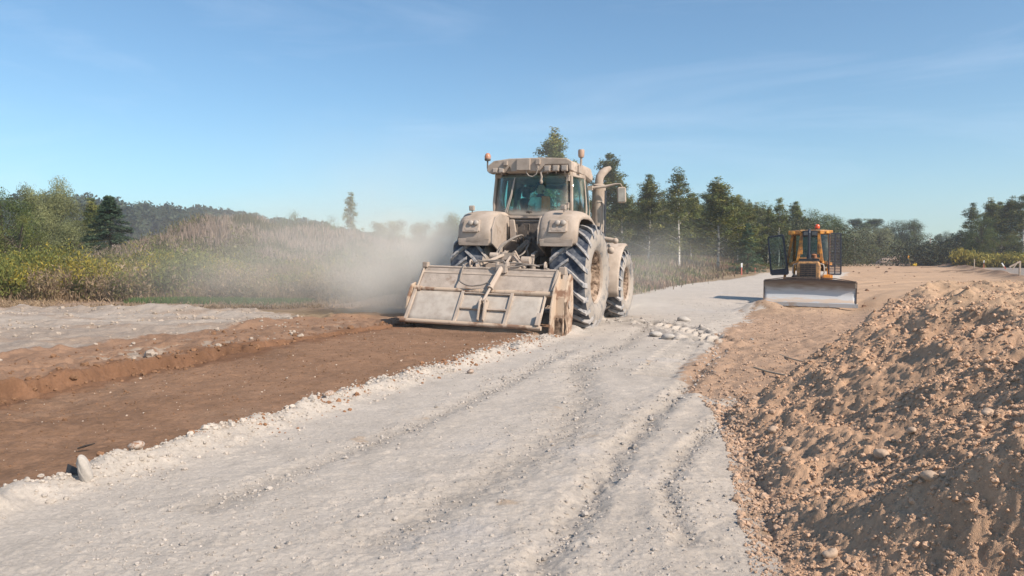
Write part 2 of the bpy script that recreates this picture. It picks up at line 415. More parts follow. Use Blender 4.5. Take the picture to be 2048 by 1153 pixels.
    cool = (sstep(0.15, 0.55, n1)*0.5)*sstep(0.0, .4, n4)
    g_ = g_*(1-cool)+c(.41, .39, .385)*cool
    lf = (sstep(-2.5, -5, X)*(.55+.45*sstep(-.3, .3, fbm(X*.5, Y*1.6, .9, 5, 107, .65))))[:, None]
    g_ = g_*(1-lf)+c(.33, .265, .215)*(1+.2*n2)*lf
    ls_ = sstep(.08, .35, fbm(X*.6, Y*1.1, 1.3, 5, 109, .65))[:, None]*(sstep(-2.5, -5, X)[:, None])*.65; g_ = g_*(1-ls_)+c(.34, .245, .18)*ls_
    rut_dark = (rutd*0.16)[:, None]  # track colour darker towards the middle of each rut
    g_ = g_*(1-rut_dark)
    pr_ = np.clip(inl*np.maximum(lugw, 0)*.45+inr*np.maximum(ribw, 0)*.25, 0, .6)[:, None]; g_ = g_*(1-pr_)  # track colour darkened in the deeper grooves of the prints
    spots = sstep(0.52, 0.75, fbm(X, Y, 2.7, 4, 106, .55))[:, None]*0.7
    g_ = g_*(1-spots)+c(.42, .31, .22)*spots
    yel = c(.45, .30, .195)*(1+0.14*n1+0.10*n2)               # sand
    yel = yel*(1-0.65*sstep(.30, .6, np.abs(sw2)*brk)[:, None])
    red = c(.41, .275, .19)*(1+0.16*n1+0.18*n2)             # churned dirt beside the track
    br = c(.255, .148, .09)*(1+0.24*n1+0.22*n2+0.12*n3)      # moist tilled floor
    br = br*(1-0.45*sstep(0.0, 0.5, n4+0.6*n1-0.1)*sstep(9, 4.5, Y)[:, None])+c(.25, .21, .165)*0.45*sstep(0.0, 0.5, n4+0.6*n1-0.1)*sstep(9, 4.5, Y)[:, None]
    peb = (noise(X*34, Y*34, 110) > 0.84)[:, None]*(noise(X*5, Y*5, 111) > -0.2)[:, None]
    wallc = c(.20, .105, .06)*(1+0.3*n1+0.2*n2)
    bankc = c(.28, .17, .11)*(1+0.2*n1+0.2*n2)
    dry = c(.28, .20, .125)*(1+0.3*n1+0.3*n2)
    grn = c(.10, .12, .035)*(1+0.3*n2)
    out = dry.copy()
    sm = sandm[:, None]; out = out*(1-sm)+yel*sm
    rm = (sstep(0.6, 1.8, X)*sstep(24, 17, Y)*sstep(-4, 0, Y))[:, None]; out = out*(1-rm)+red*rm
    gm = grey[:, None]; out = out*(1-gm)+g_*gm
    far_dirt = (sstep(17.5, 19.5, Y+0.25*X+wob2*4)*sstep(5.0, -1, X)*sstep(40, 30, Y))[:, None]
    out = out*(1-far_dirt)+(c(.34, .235, .165)*(1+.25*n1+.2*n2))*far_dirt
    bk = bank[:, None]; out = out*(1-bk)+bankc*bk
    rg_ = (np.clip(ridge, 0, 1))[:, None]; out = out*(1-rg_)+c(.17, .11, .075)*rg_
    cutm = sstep(0, 2, sdpoly([G(1900, 536), G(2300, 536), G(2300, 575), G(2060, 562), G(1950, 548)], X, Y))[:, None]; out = out*(1-cutm)+c(.26, .22, .19)*cutm
    # powder caught in prints on the bank
    lp = (bank*sstep(0.1, -0.6, lug)*sstep(0.25, 0.5, ucl)*sstep(1.35, 1.0, ucl)*sstep(-0.3, 0.3, noise(X*.5, Y*.5, 120)))[:, None]
    out = out*(1-lp*.7)+c(.42, .35, .28)*lp*.7
    wm = w_in[:, None]; out = out*(1-wm)+br*wm
    wl_ = (sstep(TRW-0.42, TRW-0.2, u+wob)*sstep(TRW+0.25, TRW+.1, u+wob)*infar)[:, None]
    out = out*(1-wl_)+wallc*wl_
    crack = (np.exp(-((u+0.02)/0.07)**2)*infar*sstep(0.25, 0.6, fbm(X, Y, 2.6, 3, 130)))[:, None]
    out = out*(1-crack*.8)+c(.30, .15, .075)*crack*.8
    gg = (np.exp(-(((X+9.9)/3.0)**2+((Y-24.6)/0.7)**2)))[:, None]; gg = sstep(.3, .7, gg+.2*n1)
    out = out*(1-gg)+grn*gg
    zone = np.zeros(X.shape, int)                             # 0 ground 1 limed track 2 trench 3 sand
    zone[grey > .5] = 1; zone[(sandm > .5) & (grey <= .5)] = 3; zone[(w_in > .5) | (wl_[:, 0] > .5)] = 2
    return z, np.clip(out, 0.01, .8), zone

def pile_h(X, Y):
    wob = 0.16*fbm(X, Y, 1.1, 5, 203, .6)
    d = sdpoly(PILE, X, Y)+wob
    h = 0.43*d+0.12*np.maximum(d, 0)**1.5
    plat = 1.0+0.07*fbm(X, Y, 0.9, 3, 206)
    h = plat-np.log1p(np.exp(-(np.minimum(h, 5)-plat)*6.0))/6.0*1.0      # soft cap
    h = np.where(d < 0, d*0.62, h)
    bd, bs, _ = pdist(PILE_BACK, X, Y); db = bd*bs+wob*.5
    hb = 1.35*db+.5*np.maximum(db, 0)**1.5
    h = np.where(hb < h+.3, -np.log(np.exp(-9*np.clip(h, -3, 3))+np.exp(-9*np.clip(hb, -3, 3)))/9, h)
    d = np.minimum(d, db)
    # steep broken crest at the far left of the top
    h = h+0.10*np.exp(-(((X-4.9)/.5)**2+((Y-8.3)/.6)**2))
    # gullies running down the slope
    h = h-0.10*sstep(.2, 1.2, d)*np.exp(-((Y-4.9+.35*(X-2.8))/0.22)**2)
    h = h-0.16*sstep(.3, 1.0, d)*np.exp(-((Y-6.9+.2*(X-3))/0.30)**2)*sstep(2.2, 1.2, d)
    h = h+0.12*sstep(.3, 1.0, d)*np.exp(-((Y-6.2+.2*(X-3))/0.30)**2)
    # scoop near the camera with a ridge on its sunny side
    a = (X-1.86)*0.80+(Y-2.5)*0.60; b = -(X-1.86)*0.60+(Y-2.5)*0.80
    h = h-0.17*np.exp(-((b+0.0)/0.75)**2-((a+0.0)/0.22)**2)+0.16*np.exp(-((b)/0.9)**2-((a-0.36)/0.18)**2)
    r = 0.06*fbm(X, Y, 2.2, 3, 207, .6)+0.072*np.maximum(fbm(X, Y, 5.5, 5, 208, .66)-0.05, 0)+0.026*np.abs(fbm(X, Y, 13, 5, 209, .72))
    r = r+0.016*np.maximum(noise(X*36, Y*36, 210), 0)+.007*np.abs(noise(X*80, Y*80, 211))
    h = h+r*sstep(-0.25, 0.25, d)
    # shadow pockets like bites out of the slope
    bite = sstep(0.42, 0.62, fbm(X, Y, 1.25, 3, 215, .55))
    h = h-0.07*bite*sstep(0.3, .9, d)
    return h, d

def ZG(x, y):
    z, _, _ = terrain(np.atleast_1d(np.asarray(x, float)), np.atleast_1d(np.asarray(y, float)))
    return z
def zg(x, y): return float(ZG(x, y)[0])

def build_ground():
    STEP = 0.0027/QL
    t = np.arange(-1.12, 1.121, STEP)
    ys = [1.1]
    while ys[-1] < 95: ys.append(ys[-1]*(1+STEP*(1.0 if ys[-1] < 30 else 2.2)))
    while ys[-1] < 600: ys.append(ys[-1]*1.02)
    ys = np.array(ys)
    nx, ny = len(t), len(ys)
    XX = (t[None, :]*(ys[:, None]+0.9)).ravel(); YY = np.repeat(ys, nx)
    z, c, zone = terrain(XX, YY)
    ZZ = z
    # drop hidden grid below the pile so the two do not fight
    V = np.stack([XX, YY, ZZ], 1)
    i = np.arange(nx*ny).reshape(ny, nx)
    Q = np.stack([i[:-1, :-1], i[:-1, 1:], i[1:, 1:], i[1:, :-1]], -1).reshape(-1, 4)
    zf = zone[Q[:, 0]]
    pb, ps, _ = pdist(PILE_BACK, XX, YY); hidden = np.minimum(sdpoly(PILE, XX, YY), pb*ps)[Q[:, 0]] > 0.6
    names = {0: "ground", 1: "limed_track", 2: "trench", 3: "sand_field"}
    for k, nm in names.items():
        q = Q[(zf == k) & ~hidden]
        if len(q) == 0: continue
        u, inv = np.unique(q, return_inverse=True)
        o = np_mesh(nm, V[u], inv.reshape(-1, 4), M_SOIL, c[u], smooth=True)
        tag(o, kind="structure")
    # coarse surroundings: behind and beside the camera
    mb = MB(); S = 700
    mb.add([(-S, -40, -.30), (S, -40, -.30), (S, 600, -.30), (-S, 600, -.30)], [(0, 1, 2, 3)])
    o = mb.build("ground", mat("base_earth", (.30, .22, .15), .95, var=.3, scale=.4)); tag(o, kind="structure")
    mb = MB(); mb.sheet([[(x, y, zg(x, y)-.012) for x in (-30, -9, -4, -1, 1.1)] for y in (-12, -3, 1.4)])
    o = mb.build("limed_track", mat("pale_powder", (.46, .415, .375), .95, var=.15, scale=3, bump=.5)); tag(o, kind="structure")

def build_pile():
    STEP = 0.0026/QL
    # polar grid round the camera, denser close up
    ang = np.arange(R(-25), R(84), STEP)                      # angle right of straight ahead
    rad = [1.15]
    while rad[-1] < 16: rad.append(rad[-1]*(1+STEP))
    rad = np.array(rad); nx, ny = len(ang), len(rad)
    XX = (np.sin(ang)[None, :]*rad[:, None]).ravel(); YY = (np.cos(ang)[None, :]*rad[:, None]).ravel()
    pb, ps, _ = pdist(PILE_BACK, XX, YY); d0 = np.minimum(sdpoly(PILE, XX, YY), pb*ps)
    keep = (d0 > -0.28)
    idx = np.full(nx*ny, -1); idx[keep] = np.arange(keep.sum())
    X, Y = XX[keep], YY[keep]
    h, d = pile_h(X, Y); zt, ct, _ = terrain(X, Y)
    Z = zt+h
    i = idx.reshape(ny, nx)
    Q = np.stack([i[:-1, :-1], i[:-1, 1:], i[1:, 1:], i[1:, :-1]], -1).reshape(-1, 4)
    Q = Q[(Q >= 0).all(1)]
    Q = Q[(h[Q].max(1) > -0.03)]
    n1 = fbm(X, Y, 1.1, 4, 301, .6)[:, None]; n2 = fbm(X, Y, 11, 4, 302, .6)[:, None]
    c = np.array([.54, .345, .222])[None, :]*(1+0.14*n1+0.2*n2)
    top = sstep(0.85, 1.05, h)[:, None]*.5
    c = c*(1-top)+np.array([.48, .34, .225])[None, :]*(1+.1*n1)*top
    u, inv = np.unique(Q, return_inverse=True)
    V = np.stack([X, Y, Z], 1)
    o = np_mesh("dirt_pile", V[u], inv.reshape(-1, 4), M_SOIL, c[u], smooth=True)
    tag(o, "big heap of crumbly sandy soil beside the grey track, rising at the front right", "dirt pile")

# ---- crumbs and clods
def clod_protos(n=6):
    out = []
    for k in range(n):
        bm = bmesh.new(); bmesh.ops.create_icosphere(bm, subdivisions=2, radius=1)
        P = np.array([v.co[:] for v in bm.verts]); Fc = np.array([[v.index for v in f.verts] for f in bm.faces]); bm.free()
        r = np.random.default_rng(k)
        D = r.normal(size=(7, 3)); D /= np.linalg.norm(D, axis=1)[:, None]
        s = 1+sum(0.22*np.maximum(P@dv, 0)**3*r.uniform(-1, 1) for dv in D)
        P = P*s[:, None]*(1+0.24*r.uniform(-1, 1, (len(P), 1)))*np.array([1, r.uniform(.7, 1), r.uniform(.55, .85)])
        out.append((P, Fc))
    return out
CL = clod_protos()
def clods(name, x, y, z, r, col, sink=0.25, seed=0, cvar=.18):
    rg = np.random.default_rng(seed); n = len(x); Vs = []; Fs = []; Cs = []; base = 0
    which = rg.integers(0, len(CL), n)
    for k, (P, Fc) in enumerate(CL):
        m = np.where(which == k)[0]
        if len(m) == 0: continue
        a = rg.uniform(0, 2*PI, len(m)); b = rg.uniform(-.6, .6, len(m))
        ca, sa, cb, sb = np.cos(a), np.sin(a), np.cos(b), np.sin(b)
        px = P[None, :, 0]*ca[:, None]-P[None, :, 1]*sa[:, None]; py = P[None, :, 0]*sa[:, None]+P[None, :, 1]*ca[:, None]
        pz = P[None, :, 2]*cb[:, None]-py*sb[:, None]; py = P[None, :, 2]*sb[:, None]+py*cb[:, None]
        rr = r[m][:, None]
        V = np.stack([px*rr+x[m][:, None], py*rr+y[m][:, None], pz*rr+(z[m]+r[m]*(0.5-sink))[:, None]], -1)
        Vs.append(V.reshape(-1, 3))
        Fs.append((Fc[None]+(np.arange(len(m))*len(P))[:, None, None]+base).reshape(-1, 3)); base += len(m)*len(P)
        cc = col[m] if getattr(col, 'ndim', 1) == 2 else np.array(col)[None, :].repeat(len(m), 0)
        cc = cc*(1+cvar*rg.uniform(-1, 1, (len(m), 1)))
        Cs.append(np.repeat(cc, len(P), 0))
    return np_mesh(name, np.concatenate(Vs), np.concatenate(Fs), M_CLOD, np.concatenate(Cs), smooth=False)
def scatter(n, x0, x1, y0, y1, seed, power=1.0):
    """points denser towards the viewer"""
    rg = np.random.default_rng(seed)
    y = y0*(y1/y0)**(rg.uniform(0, 1, n)**power); x = rg.uniform(x0, x1, n)*1.0
    return x, y, rg
def build_clods():
    # on the pile
    rg = np.random.default_rng(5)
    n = int(190000*QL)
    rr = 1.5*(13/1.5)**rg.uniform(0, 1, n); an = rg.uniform(R(8), R(62), n)
    x, y = np.sin(an)*rr, np.cos(an)*rr
    h, d = pile_h(x, y); den = 0.5+0.5*fbm(x, y, 1.5, 3, 77)*2
    m = (d > -0.12) & (rg.uniform(0, 1, n) < np.clip(den, .12, 1)) & (h > -.02)
    m &= ~((h > 1.0) & (rg.uniform(0, 1, n) < .6))
    x, y, h, rr = x[m], y[m], h[m], rr[m]
    zt, _, _ = terrain(x, y)
    sz = np.exp(rg.normal(math.log(0.0031), .62, len(x)))*np.clip(rr/3.6, .5, 1.8); sz = np.clip(sz, .0018, .017)
    o = clods("soil_crumbs", x, y, zt+np.maximum(h, 0), sz, np.array([.57, .37, .245]), seed=1)
    tag(o, "crumbs and clods of sandy soil strewn over the heap", "soil crumbs", kind="stuff")
    # spill at the pile foot and churned dirt by the track
    n = 7000
    y = 3.0*(24/3.0)**rg.uniform(0, 1, n); x = np.interp(y, [3, 4.3, 5.4, 6.7, 7.8, 10, 14, 17, 24], [1.12, 1.43, 1.7, 1.95, 2.0, 2.6, 4.1, 5.4, 8.2])
    sp = np.abs(rg.normal(0, 1, n)); x = x+np.where(y < 7, -0.12+sp*0.18, sp*y*.11-.1)
    zt, _, _ = terrain(x, y); h, d = pile_h(x, y)
    z = zt+np.maximum(h, 0)
    sz = np.clip(np.exp(rg.normal(math.log(0.0075), .55, n))*np.where(y < 7.3, np.clip(y/6, .55, 1.2), .9), .002, .028)
    o = clods("soil_crumbs", x, y, z, sz, np.array([.47, .32, .225]), seed=2)
    tag(o, "loose brown crumbs along the right border of the grey track", "soil crumbs", kind="stuff")
    # pale crumbs on the limed track: along ruts and random
    xs, ys, ss = [], [], []
    n = 17000
    yy = 2.8*(26/2.8)**rg.uniform(0, 1, n); xx = rg.uniform(-.62, .5, n)*yy
    dn = fbm(xx, yy, 1.2, 3, 88)
    tr = sdpoly(TRACK, xx, yy); d, sd_, _ = pdist(NEAR_EDGE, xx, yy)
    m = (tr > .03) & (-d*sd_ < -.05) & (dn+rg.uniform(-.3, .3, n) > 0.08)
    xs.append(xx[m]); ys.append(yy[m]); ss.append(np.clip(np.exp(rg.normal(math.log(.0045), .5, m.sum()))*np.clip(yy[m]/6, .8, 1.6), .002, .018))
    for path, wd, dp in RUTS:
        P = np.array(path); k = rg.integers(0, len(P)-1, 900); tt = rg.uniform(0, 1, 900)
        q = P[k]+(P[k+1]-P[k])*tt[:, None]+rg.normal(0, wd*.45, (900, 2))
        xs.append(q[:, 0]); ys.append(q[:, 1]); ss.append(np.clip(np.exp(rg.normal(math.log(.0055), .5, 900))*np.clip(q[:, 1]/6, .8, 1.6), .003, .022))
    P = np.array(LUGTRACK); k = rg.integers(0, len(P)-1, 320); tt = rg.uniform(0, 1, 320)
    q = P[k]+(P[k+1]-P[k])*tt[:, None]+rg.normal(0, .42, (320, 2))
    xs.append(q[:, 0]); ys.append(q[:, 1]); ss.append(np.clip(np.exp(rg.normal(math.log(.011), .6, 320)), .005, .05))
    x, y, s_ = map(np.concatenate, (xs, ys, ss))
    z, _, zo = terrain(x, y)
    o = clods("lime_crumbs", x, y, z, s_, np.array([.42, .37, .325]), seed=3)
    tag(o, "pale dusty crumbs scattered along the ruts of the grey track", "crumbs", kind="stuff")
    # crumbly lip of the trench
    P = np.array(NEAR_EDGE[1:-1]); n = 6500
    k = rg.choice(len(P)-1, n, p=np.array([.12, .13, .13, .13, .15, .16, .18])[:len(P)-1]/sum([.12, .13, .13, .13, .15, .16, .18][:len(P)-1])); tt = rg.uniform(0, 1, n)
    dirv = (P[k+1]-P[k]); nrm = np.stack([dirv[:, 1], -dirv[:, 0]], 1)/np.linalg.norm(dirv, axis=1)[:, None]
    off = rg.normal(.08, .16, n); q = P[k]+dirv*tt[:, None]+nrm*off[:, None]
    z, _, _ = terrain(q[:, 0], q[:, 1])
    nn = fbm(q[:, 0], q[:, 1], 2.6, 3, 130)
    browny = (nn > .22) & (rg.uniform(0, 1, n) < .6)
    col = np.where(browny[:, None], np.array([.30, .16, .09])[None], np.array([.475, .41, .35])[None])
    s_ = np.clip(np.exp(rg.normal(math.log(.0055), .65, n))*np.clip(q[:, 1]/7, .8, 1.3), .002, .026)
    o = clods("lip_clods", q[:, 0], q[:, 1], z, s_, col, seed=4)
    tag(o, "powdery and rusty clods heaped along the near lip of the trench", "clods", kind="stuff")
    # brown clods on the far bank and trench floor
    n = 5200
    yy = 4*(17/4)**rg.uniform(0, 1, n)
    xx = np.interp(yy, [4, 8, 12, 17], [-5.0, -4.4, -3.0, -1.2])+rg.normal(0, 1.2, n)
    z, _, zo = terrain(xx, yy); d, sd_, s = pdist(NEAR_EDGE, xx, yy); u = -d*sd_
    edge = np.exp(-((u-TRW-.1)/.25)**2)+np.exp(-((u-TRW-1.5)/.3)**2)+.12*(u > .05)
    m = (u > .1) & (u < TRW+2.0) & (rg.uniform(0, 1, n) < edge) & (yy+.36*xx < 14.8)
    s_ = np.clip(np.exp(rg.normal(math.log(.009), .6, n)), .003, .045)*np.where(u < TRW-.2, .55, 1.2)
    o = clods("bank_clods", xx[m], yy[m], z[m], s_[m], np.array([.23, .125, .07]), seed=6)
    tag(o, "rusty brown clods along the far edge of the trench", "clods", kind="stuff")
    n = 2600; yy = rg.uniform(9, 21, n); xx = -rg.uniform(.28, .95, n)*yy
    z, _, zo = terrain(xx, yy); m = (zo == 1) & (fbm(xx, yy, .9, 3, 301)+rg.uniform(-.3, .3, n) > .05)
    o = clods("lime_crumbs", xx[m], yy[m], z[m], np.clip(np.exp(rg.normal(math.log(.018), .55, m.sum())), .006, .07), np.array([.38, .31, .25]), seed=10)
    tag(o, "dusty lumps lying on the pale strip beyond the trench", "crumbs", kind="stuff")
    # small pale pebbles and dark crumbs on the tilled floor
    n = 4200; yy = 3.2*(14/3.2)**rg.uniform(0, 1, n); uu = rg.uniform(.12, TRW-.2, n)
    P = np.array(NEAR_EDGE); ex = np.interp(yy, P[:, 1], P[:, 0]); xx = ex-uu*1.08
    z, _, zo = terrain(xx, yy); m = zo == 2; xx, yy, z = xx[m], yy[m], z[m]; n = len(xx)
    pale = rg.uniform(0, 1, n) < .10
    col = np.where(pale[:, None], np.array([.48, .38, .30])[None], np.array([.20, .115, .068])[None])
    o = clods("floor_pebbles", xx, yy, z, np.clip(np.exp(rg.normal(math.log(.0036), .45, n)), .002, .011)*np.clip(yy/6, .7, 1.4), col, seed=9)
    tag(o, "pale pebbles and brown crumbs sprinkled over the tilled trench floor", "pebbles", kind="stuff")
    # dark clods dotted over the sand field
    n = 160
    yy = 24*(160/24)**rg.uniform(0, 1, n); xx = rg.uniform(.42, .8, n)*yy
    z, _, zo = terrain(xx, yy)
    o = clods("sand_clods", xx, yy, z, np.clip(np.exp(rg.normal(math.log(.045), .5, n)), .02, .16), np.array([.24, .15, .1]), seed=7)
    tag(o, "dark clods dotted over the graded sand field", "clods", kind="stuff")
# ================================================================== MATERIALS FOR THE MACHINES
DUST = (.475, .385, .315)
m_dust = mat("dusty_paint", DUST, .85, col2=(.33, .26, .205), thr=(.32, .60), scale=2.6, det=7, wear=((.25, .195, .155), .57, .70, 3.2), bump=.25, bscale=90, spec=.2)
m_dust2 = mat("dusty_steel", (.47, .385, .32), .8, wear=((.26, .19, .145), .55, .68, 4.5), var=.30, scale=5, bump=.3, bscale=50, spec=.25)
m_dustd = mat("dusty_dark", (.20, .165, .14), .85, var=.55, scale=9, bump=.3, spec=.2)
m_deep = mat("recess_shade_twig_dark", (.055, .045, .04), .8, var=.5, scale=8, spec=.2)
m_black = mat("black_plastic", (.03, .03, .034), .5, var=.3, scale=10)
m_rub = mat("dusty_rubber", (.15, .158, .175), .85, col2=(.032, .04, .06), thr=(.38, .66), scale=7, bump=.2, spec=.2)
m_lug = mat("dusty_lug", (.38, .35, .33), .85, col2=(.13, .14, .16), thr=(.36, .52), scale=9, bump=.2, spec=.2)
m_side = mat("dusty_sidewall", (.36, .31, .265), .85, col2=(.15, .15, .155), thr=(.30, .50), scale=5, bump=.2, spec=.2)
m_mud = mat("caked_mud", (.36, .26, .19), .95, col2=(.10, .065, .045), thr=(.38, .6), scale=9, bump=1.0, bscale=25, spec=.1)
m_rust = mat("worn_plate", (.50, .38, .28), .7, col2=(.24, .14, .09), thr=(.40, .50), scale=3.2, bump=.3, spec=.3)
m_lens = mat("dusty_lens", (.44, .375, .32), .55, var=.2, scale=10)
m_hose = mat("dusty_hose", (.30, .25, .21), .7, var=.4, scale=12)
m_red = mat("red_wire", (.45, .05, .04), .5, var=.2)
m_cloth_dark = mat("seat_cloth", (.02, .022, .025), .9)
m_orangeb = mat("amber_beacon", (.55, .20, .09), .4, col2=(.42, .30, .24), thr=(.35, .6), scale=12)
def glass_mat(name, tint, dust_col, dust_lo=.45, dust_hi=.8, scale=2.5, gl=.10, base=.06, edge=None):
    m, nt, N, L, B = nodes(name)
    tr = N.new("ShaderNodeBsdfTransparent"); tr.inputs["Color"].default_value = (*tint, 1)
    g = N.new("ShaderNodeBsdfGlossy"); g.inputs["Roughness"].default_value = .04
    df = N.new("ShaderNodeBsdfDiffuse"); df.inputs["Color"].default_value = (*dust_col, 1)
    fr = N.new("ShaderNodeFresnel"); fr.inputs["IOR"].default_value = 1.45
    m1 = N.new("ShaderNodeMixShader"); L.new(fr.outputs[0], m1.inputs[0]); L.new(tr.outputs[0], m1.inputs[1]); L.new(g.outputs[0], m1.inputs[2])
    tc = N.new("ShaderNodeTexCoord"); nz = N.new("ShaderNodeTexNoise"); nz.inputs["Scale"].default_value = scale; nz.inputs["Detail"].default_value = 6
    L.new(tc.outputs["Object"], nz.inputs["Vector"])
    mr = N.new("ShaderNodeMapRange"); mr.inputs[1].default_value = dust_lo; mr.inputs[2].default_value = dust_hi; mr.inputs[3].default_value = base; mr.inputs[4].default_value = .55
    L.new(nz.outputs["Fac"], mr.inputs[0])
    fac = mr.outputs[0]
    if edge:  # dust settled towards the rim of the pane: half sizes in x and z about a centre
        cx_, cz_, hx_, hz_ = edge
        sp = N.new("ShaderNodeSeparateXYZ"); L.new(tc.outputs["Object"], sp.inputs[0])
        def dim(sock, c0, h0):
            a = N.new("ShaderNodeMath"); a.operation = 'SUBTRACT'; L.new(sock, a.inputs[0]); a.inputs[1].default_value = c0
            b = N.new("ShaderNodeMath"); b.operation = 'ABSOLUTE'; L.new(a.outputs[0], b.inputs[0])
            d = N.new("ShaderNodeMath"); d.operation = 'DIVIDE'; L.new(b.outputs[0], d.inputs[0]); d.inputs[1].default_value = h0
            e = N.new("ShaderNodeMath"); e.operation = 'POWER'; L.new(d.outputs[0], e.inputs[0]); e.inputs[1].default_value = 7
            return e.outputs[0]
        s1 = N.new("ShaderNodeMath"); s1.operation = 'ADD'; L.new(dim(sp.outputs["X"], cx_, hx_), s1.inputs[0]); L.new(dim(sp.outputs["Z"], cz_, hz_), s1.inputs[1])
        s2 = N.new("ShaderNodeMath"); s2.operation = 'MULTIPLY'; L.new(s1.outputs[0], s2.inputs[0])
        s3 = N.new("ShaderNodeMapRange"); s3.inputs[1].default_value = .3; s3.inputs[2].default_value = .6; s3.inputs[3].default_value = .25; s3.inputs[4].default_value = 1.3
        L.new(nz.outputs["Fac"], s3.inputs[0]); L.new(s3.outputs[0], s2.inputs[1])
        s4 = N.new("ShaderNodeMath"); s4.operation = 'ADD'; s4.use_clamp = True; L.new(s2.outputs[0], s4.inputs[0]); L.new(mr.outputs[0], s4.inputs[1])
        fac = s4.outputs[0]
    m2 = N.new("ShaderNodeMixShader"); L.new(fac, m2.inputs[0]); L.new(m1.outputs[0], m2.inputs[1]); L.new(df.outputs[0], m2.inputs[2])
    L.new(m2.outputs[0], N["Material Output"].inputs["Surface"])
    return m
m_glass_r = glass_mat("tinted_rear_glass", (.80, .98, .955), (.42, .36, .30), .52, .9, 2.5, base=.03, edge=(0, 2.80, .86, .44))
m_glass = glass_mat("tinted_glass", (.74, .985, .95), (.30, .38, .33), .5, .9, 2.0, base=.05)

# ================================================================== TRACTOR
HEAD = R(-19.8)
def make_tyre(parent, x, y, r_out, width, rim_r, sgn, nl, name="rear_wheel"):
    """sgn +1: outer face towards +x"""
    w = empty(name, (x, y, r_out-.012)); w.parent = parent; KIDS.setdefault(parent.name, []).append(w)
    h = width/2; rt = r_out-.055
    mb = MB()
    prof = [(rim_r, -h*.80), (rim_r+.05, -h*.90), (rim_r+.16, -h*1.0), (rt-.16, -h*.99), (rt-.05, -h*.90), (rt-.01, -h*.70), (rt, 0), (rt-.01, h*.70), (rt-.05, h*.90), (rt-.16, h*.99), (rim_r+.16, h*1.0), (rim_r+.05, h*.90), (rim_r, h*.80)]
    mats_i = [2, 2, 2, 2, 0, 0, 0, 0, 2, 2, 2, 2]
    for k in range(len(prof)-1):
        mb.mi = mats_i[k]; mb.lathe(prof[k:k+2], (0, 0, 0), 'x', 72)
    mb.mi = 1
    for side in (-1, 1):
        for i in range(nl):
            t0 = 2*PI*(i+(.5 if side > 0 else 0))/nl
            path = []
            for (xx, rr, dt) in [(-.03, rt, 0.02), (h*.3, rt, -.085), (h*.62, rt-.004, -.20), (h*.86, rt-.03, -.29), (h*.985, rt-.12, -.335)]:
                path.append((xx*side, rr, t0+dt))
            P = []; wd = .034*(r_out/1.05)
            hh = [.052, .055, .058, .068, .03]
            for j, (xx, rr, t) in enumerate(path):
                wj = wd*(1+.25*j/4)
                for (dt, dr) in ((-1.25, -.02), (-.8, hh[j]), (.8, hh[j]), (1.25, -.02)):
                    a = t+dt*wj/rr; q = rr+dr
                    P.append((xx, -q*math.cos(a), q*math.sin(a)))
            Fc = []
            n = len(path)
            for j in range(n-1):
                for k in range(3): Fc.append((j*4+k, j*4+k+1, (j+1)*4+k+1, (j+1)*4+k))
            Fc += [(0, 1, 2, 3), ((n-1)*4+3, (n-1)*4+2, (n-1)*4+1, (n-1)*4)]
            mb.add(P, Fc)
    ty = mb.build("tyre", [m_rub, m_lug, m_side], w, smooth=40)
    mb = MB(); s = sgn
    mb.lathe([(rim_r+.015, s*h*.86), (rim_r-.01, s*h*.80), (rim_r-.03, s*h*.55), (rim_r-.06, s*h*.25), (rim_r*.62, s*h*.10), (rim_r*.55, s*h*.22), (rim_r*.36, s*h*.24), (rim_r*.34, s*h*.42), (rim_r*.28, s*h*.50), (0.001, s*h*.50)], (0, 0, 0), 'x', 48)
    mb.lathe([(rim_r+.015, -s*h*.82), (rim_r-.03, -s*h*.6), (rim_r*.6, s*h*.05)], (0, 0, 0), 'x', 48)
    for i in range(10):
        a = 2*PI*i/10; mb.cyl((s*h*.20, math.cos(a)*rim_r*.46, math.sin(a)*rim_r*.46), (s*h*.34, math.cos(a)*rim_r*.46, math.sin(a)*rim_r*.46), .018, n=6)
    rim = mb.build("rim", m_dust, w, smooth=40)
    # mud caked inside the rim
    mb = MB(); rows = []; rg = random.Random(3+int(x*10)+nl)
    for i in range(97):
        t = 2*PI*i/96; row = []
        for j, (r_, h_) in enumerate([(rim_r-.012, .74), (rim_r-.045, .60), (rim_r-.085, .42), (rim_r*.80, .30), (rim_r*.66, .24)]):
            rn = r_-(.028*abs(math.sin(t*13+j*2.1))+.02*rg.random()) if 0 < j < 4 else r_
            row.append((s*h*(h_+(.06*rg.random() if 0 < j < 4 else 0)), rn*math.cos(t), rn*math.sin(t)))
        rows.append(row)
    rows[-1] = rows[0]
    mb.sheet(rows); mb.build("mud_ring", m_mud, rim, smooth=60)
    return w
def arc_shell(mb, cy_, cz_, prof, x0, x1, edge=.05, n=9, back=0):
    pass
def lampbox(parent, name, c, d, rot=(0, 0, 0), lens_dir=-1):
    mb = MB(); mb.box((0, 0, 0), d); mb.box((0, .01, -d[2]/2-.02), (.02, .03, .05))
    o = mb.build(name, m_dust2, parent, bevel=.012); o.location = c; o.rotation_euler = rot
    mb = MB(); mb.box((0, lens_dir*(d[1]/2+.002), 0), (d[0]*.74, .012, d[2]*.70))
    mb.build("lens", m_lens, o, bevel=.006)
    return o

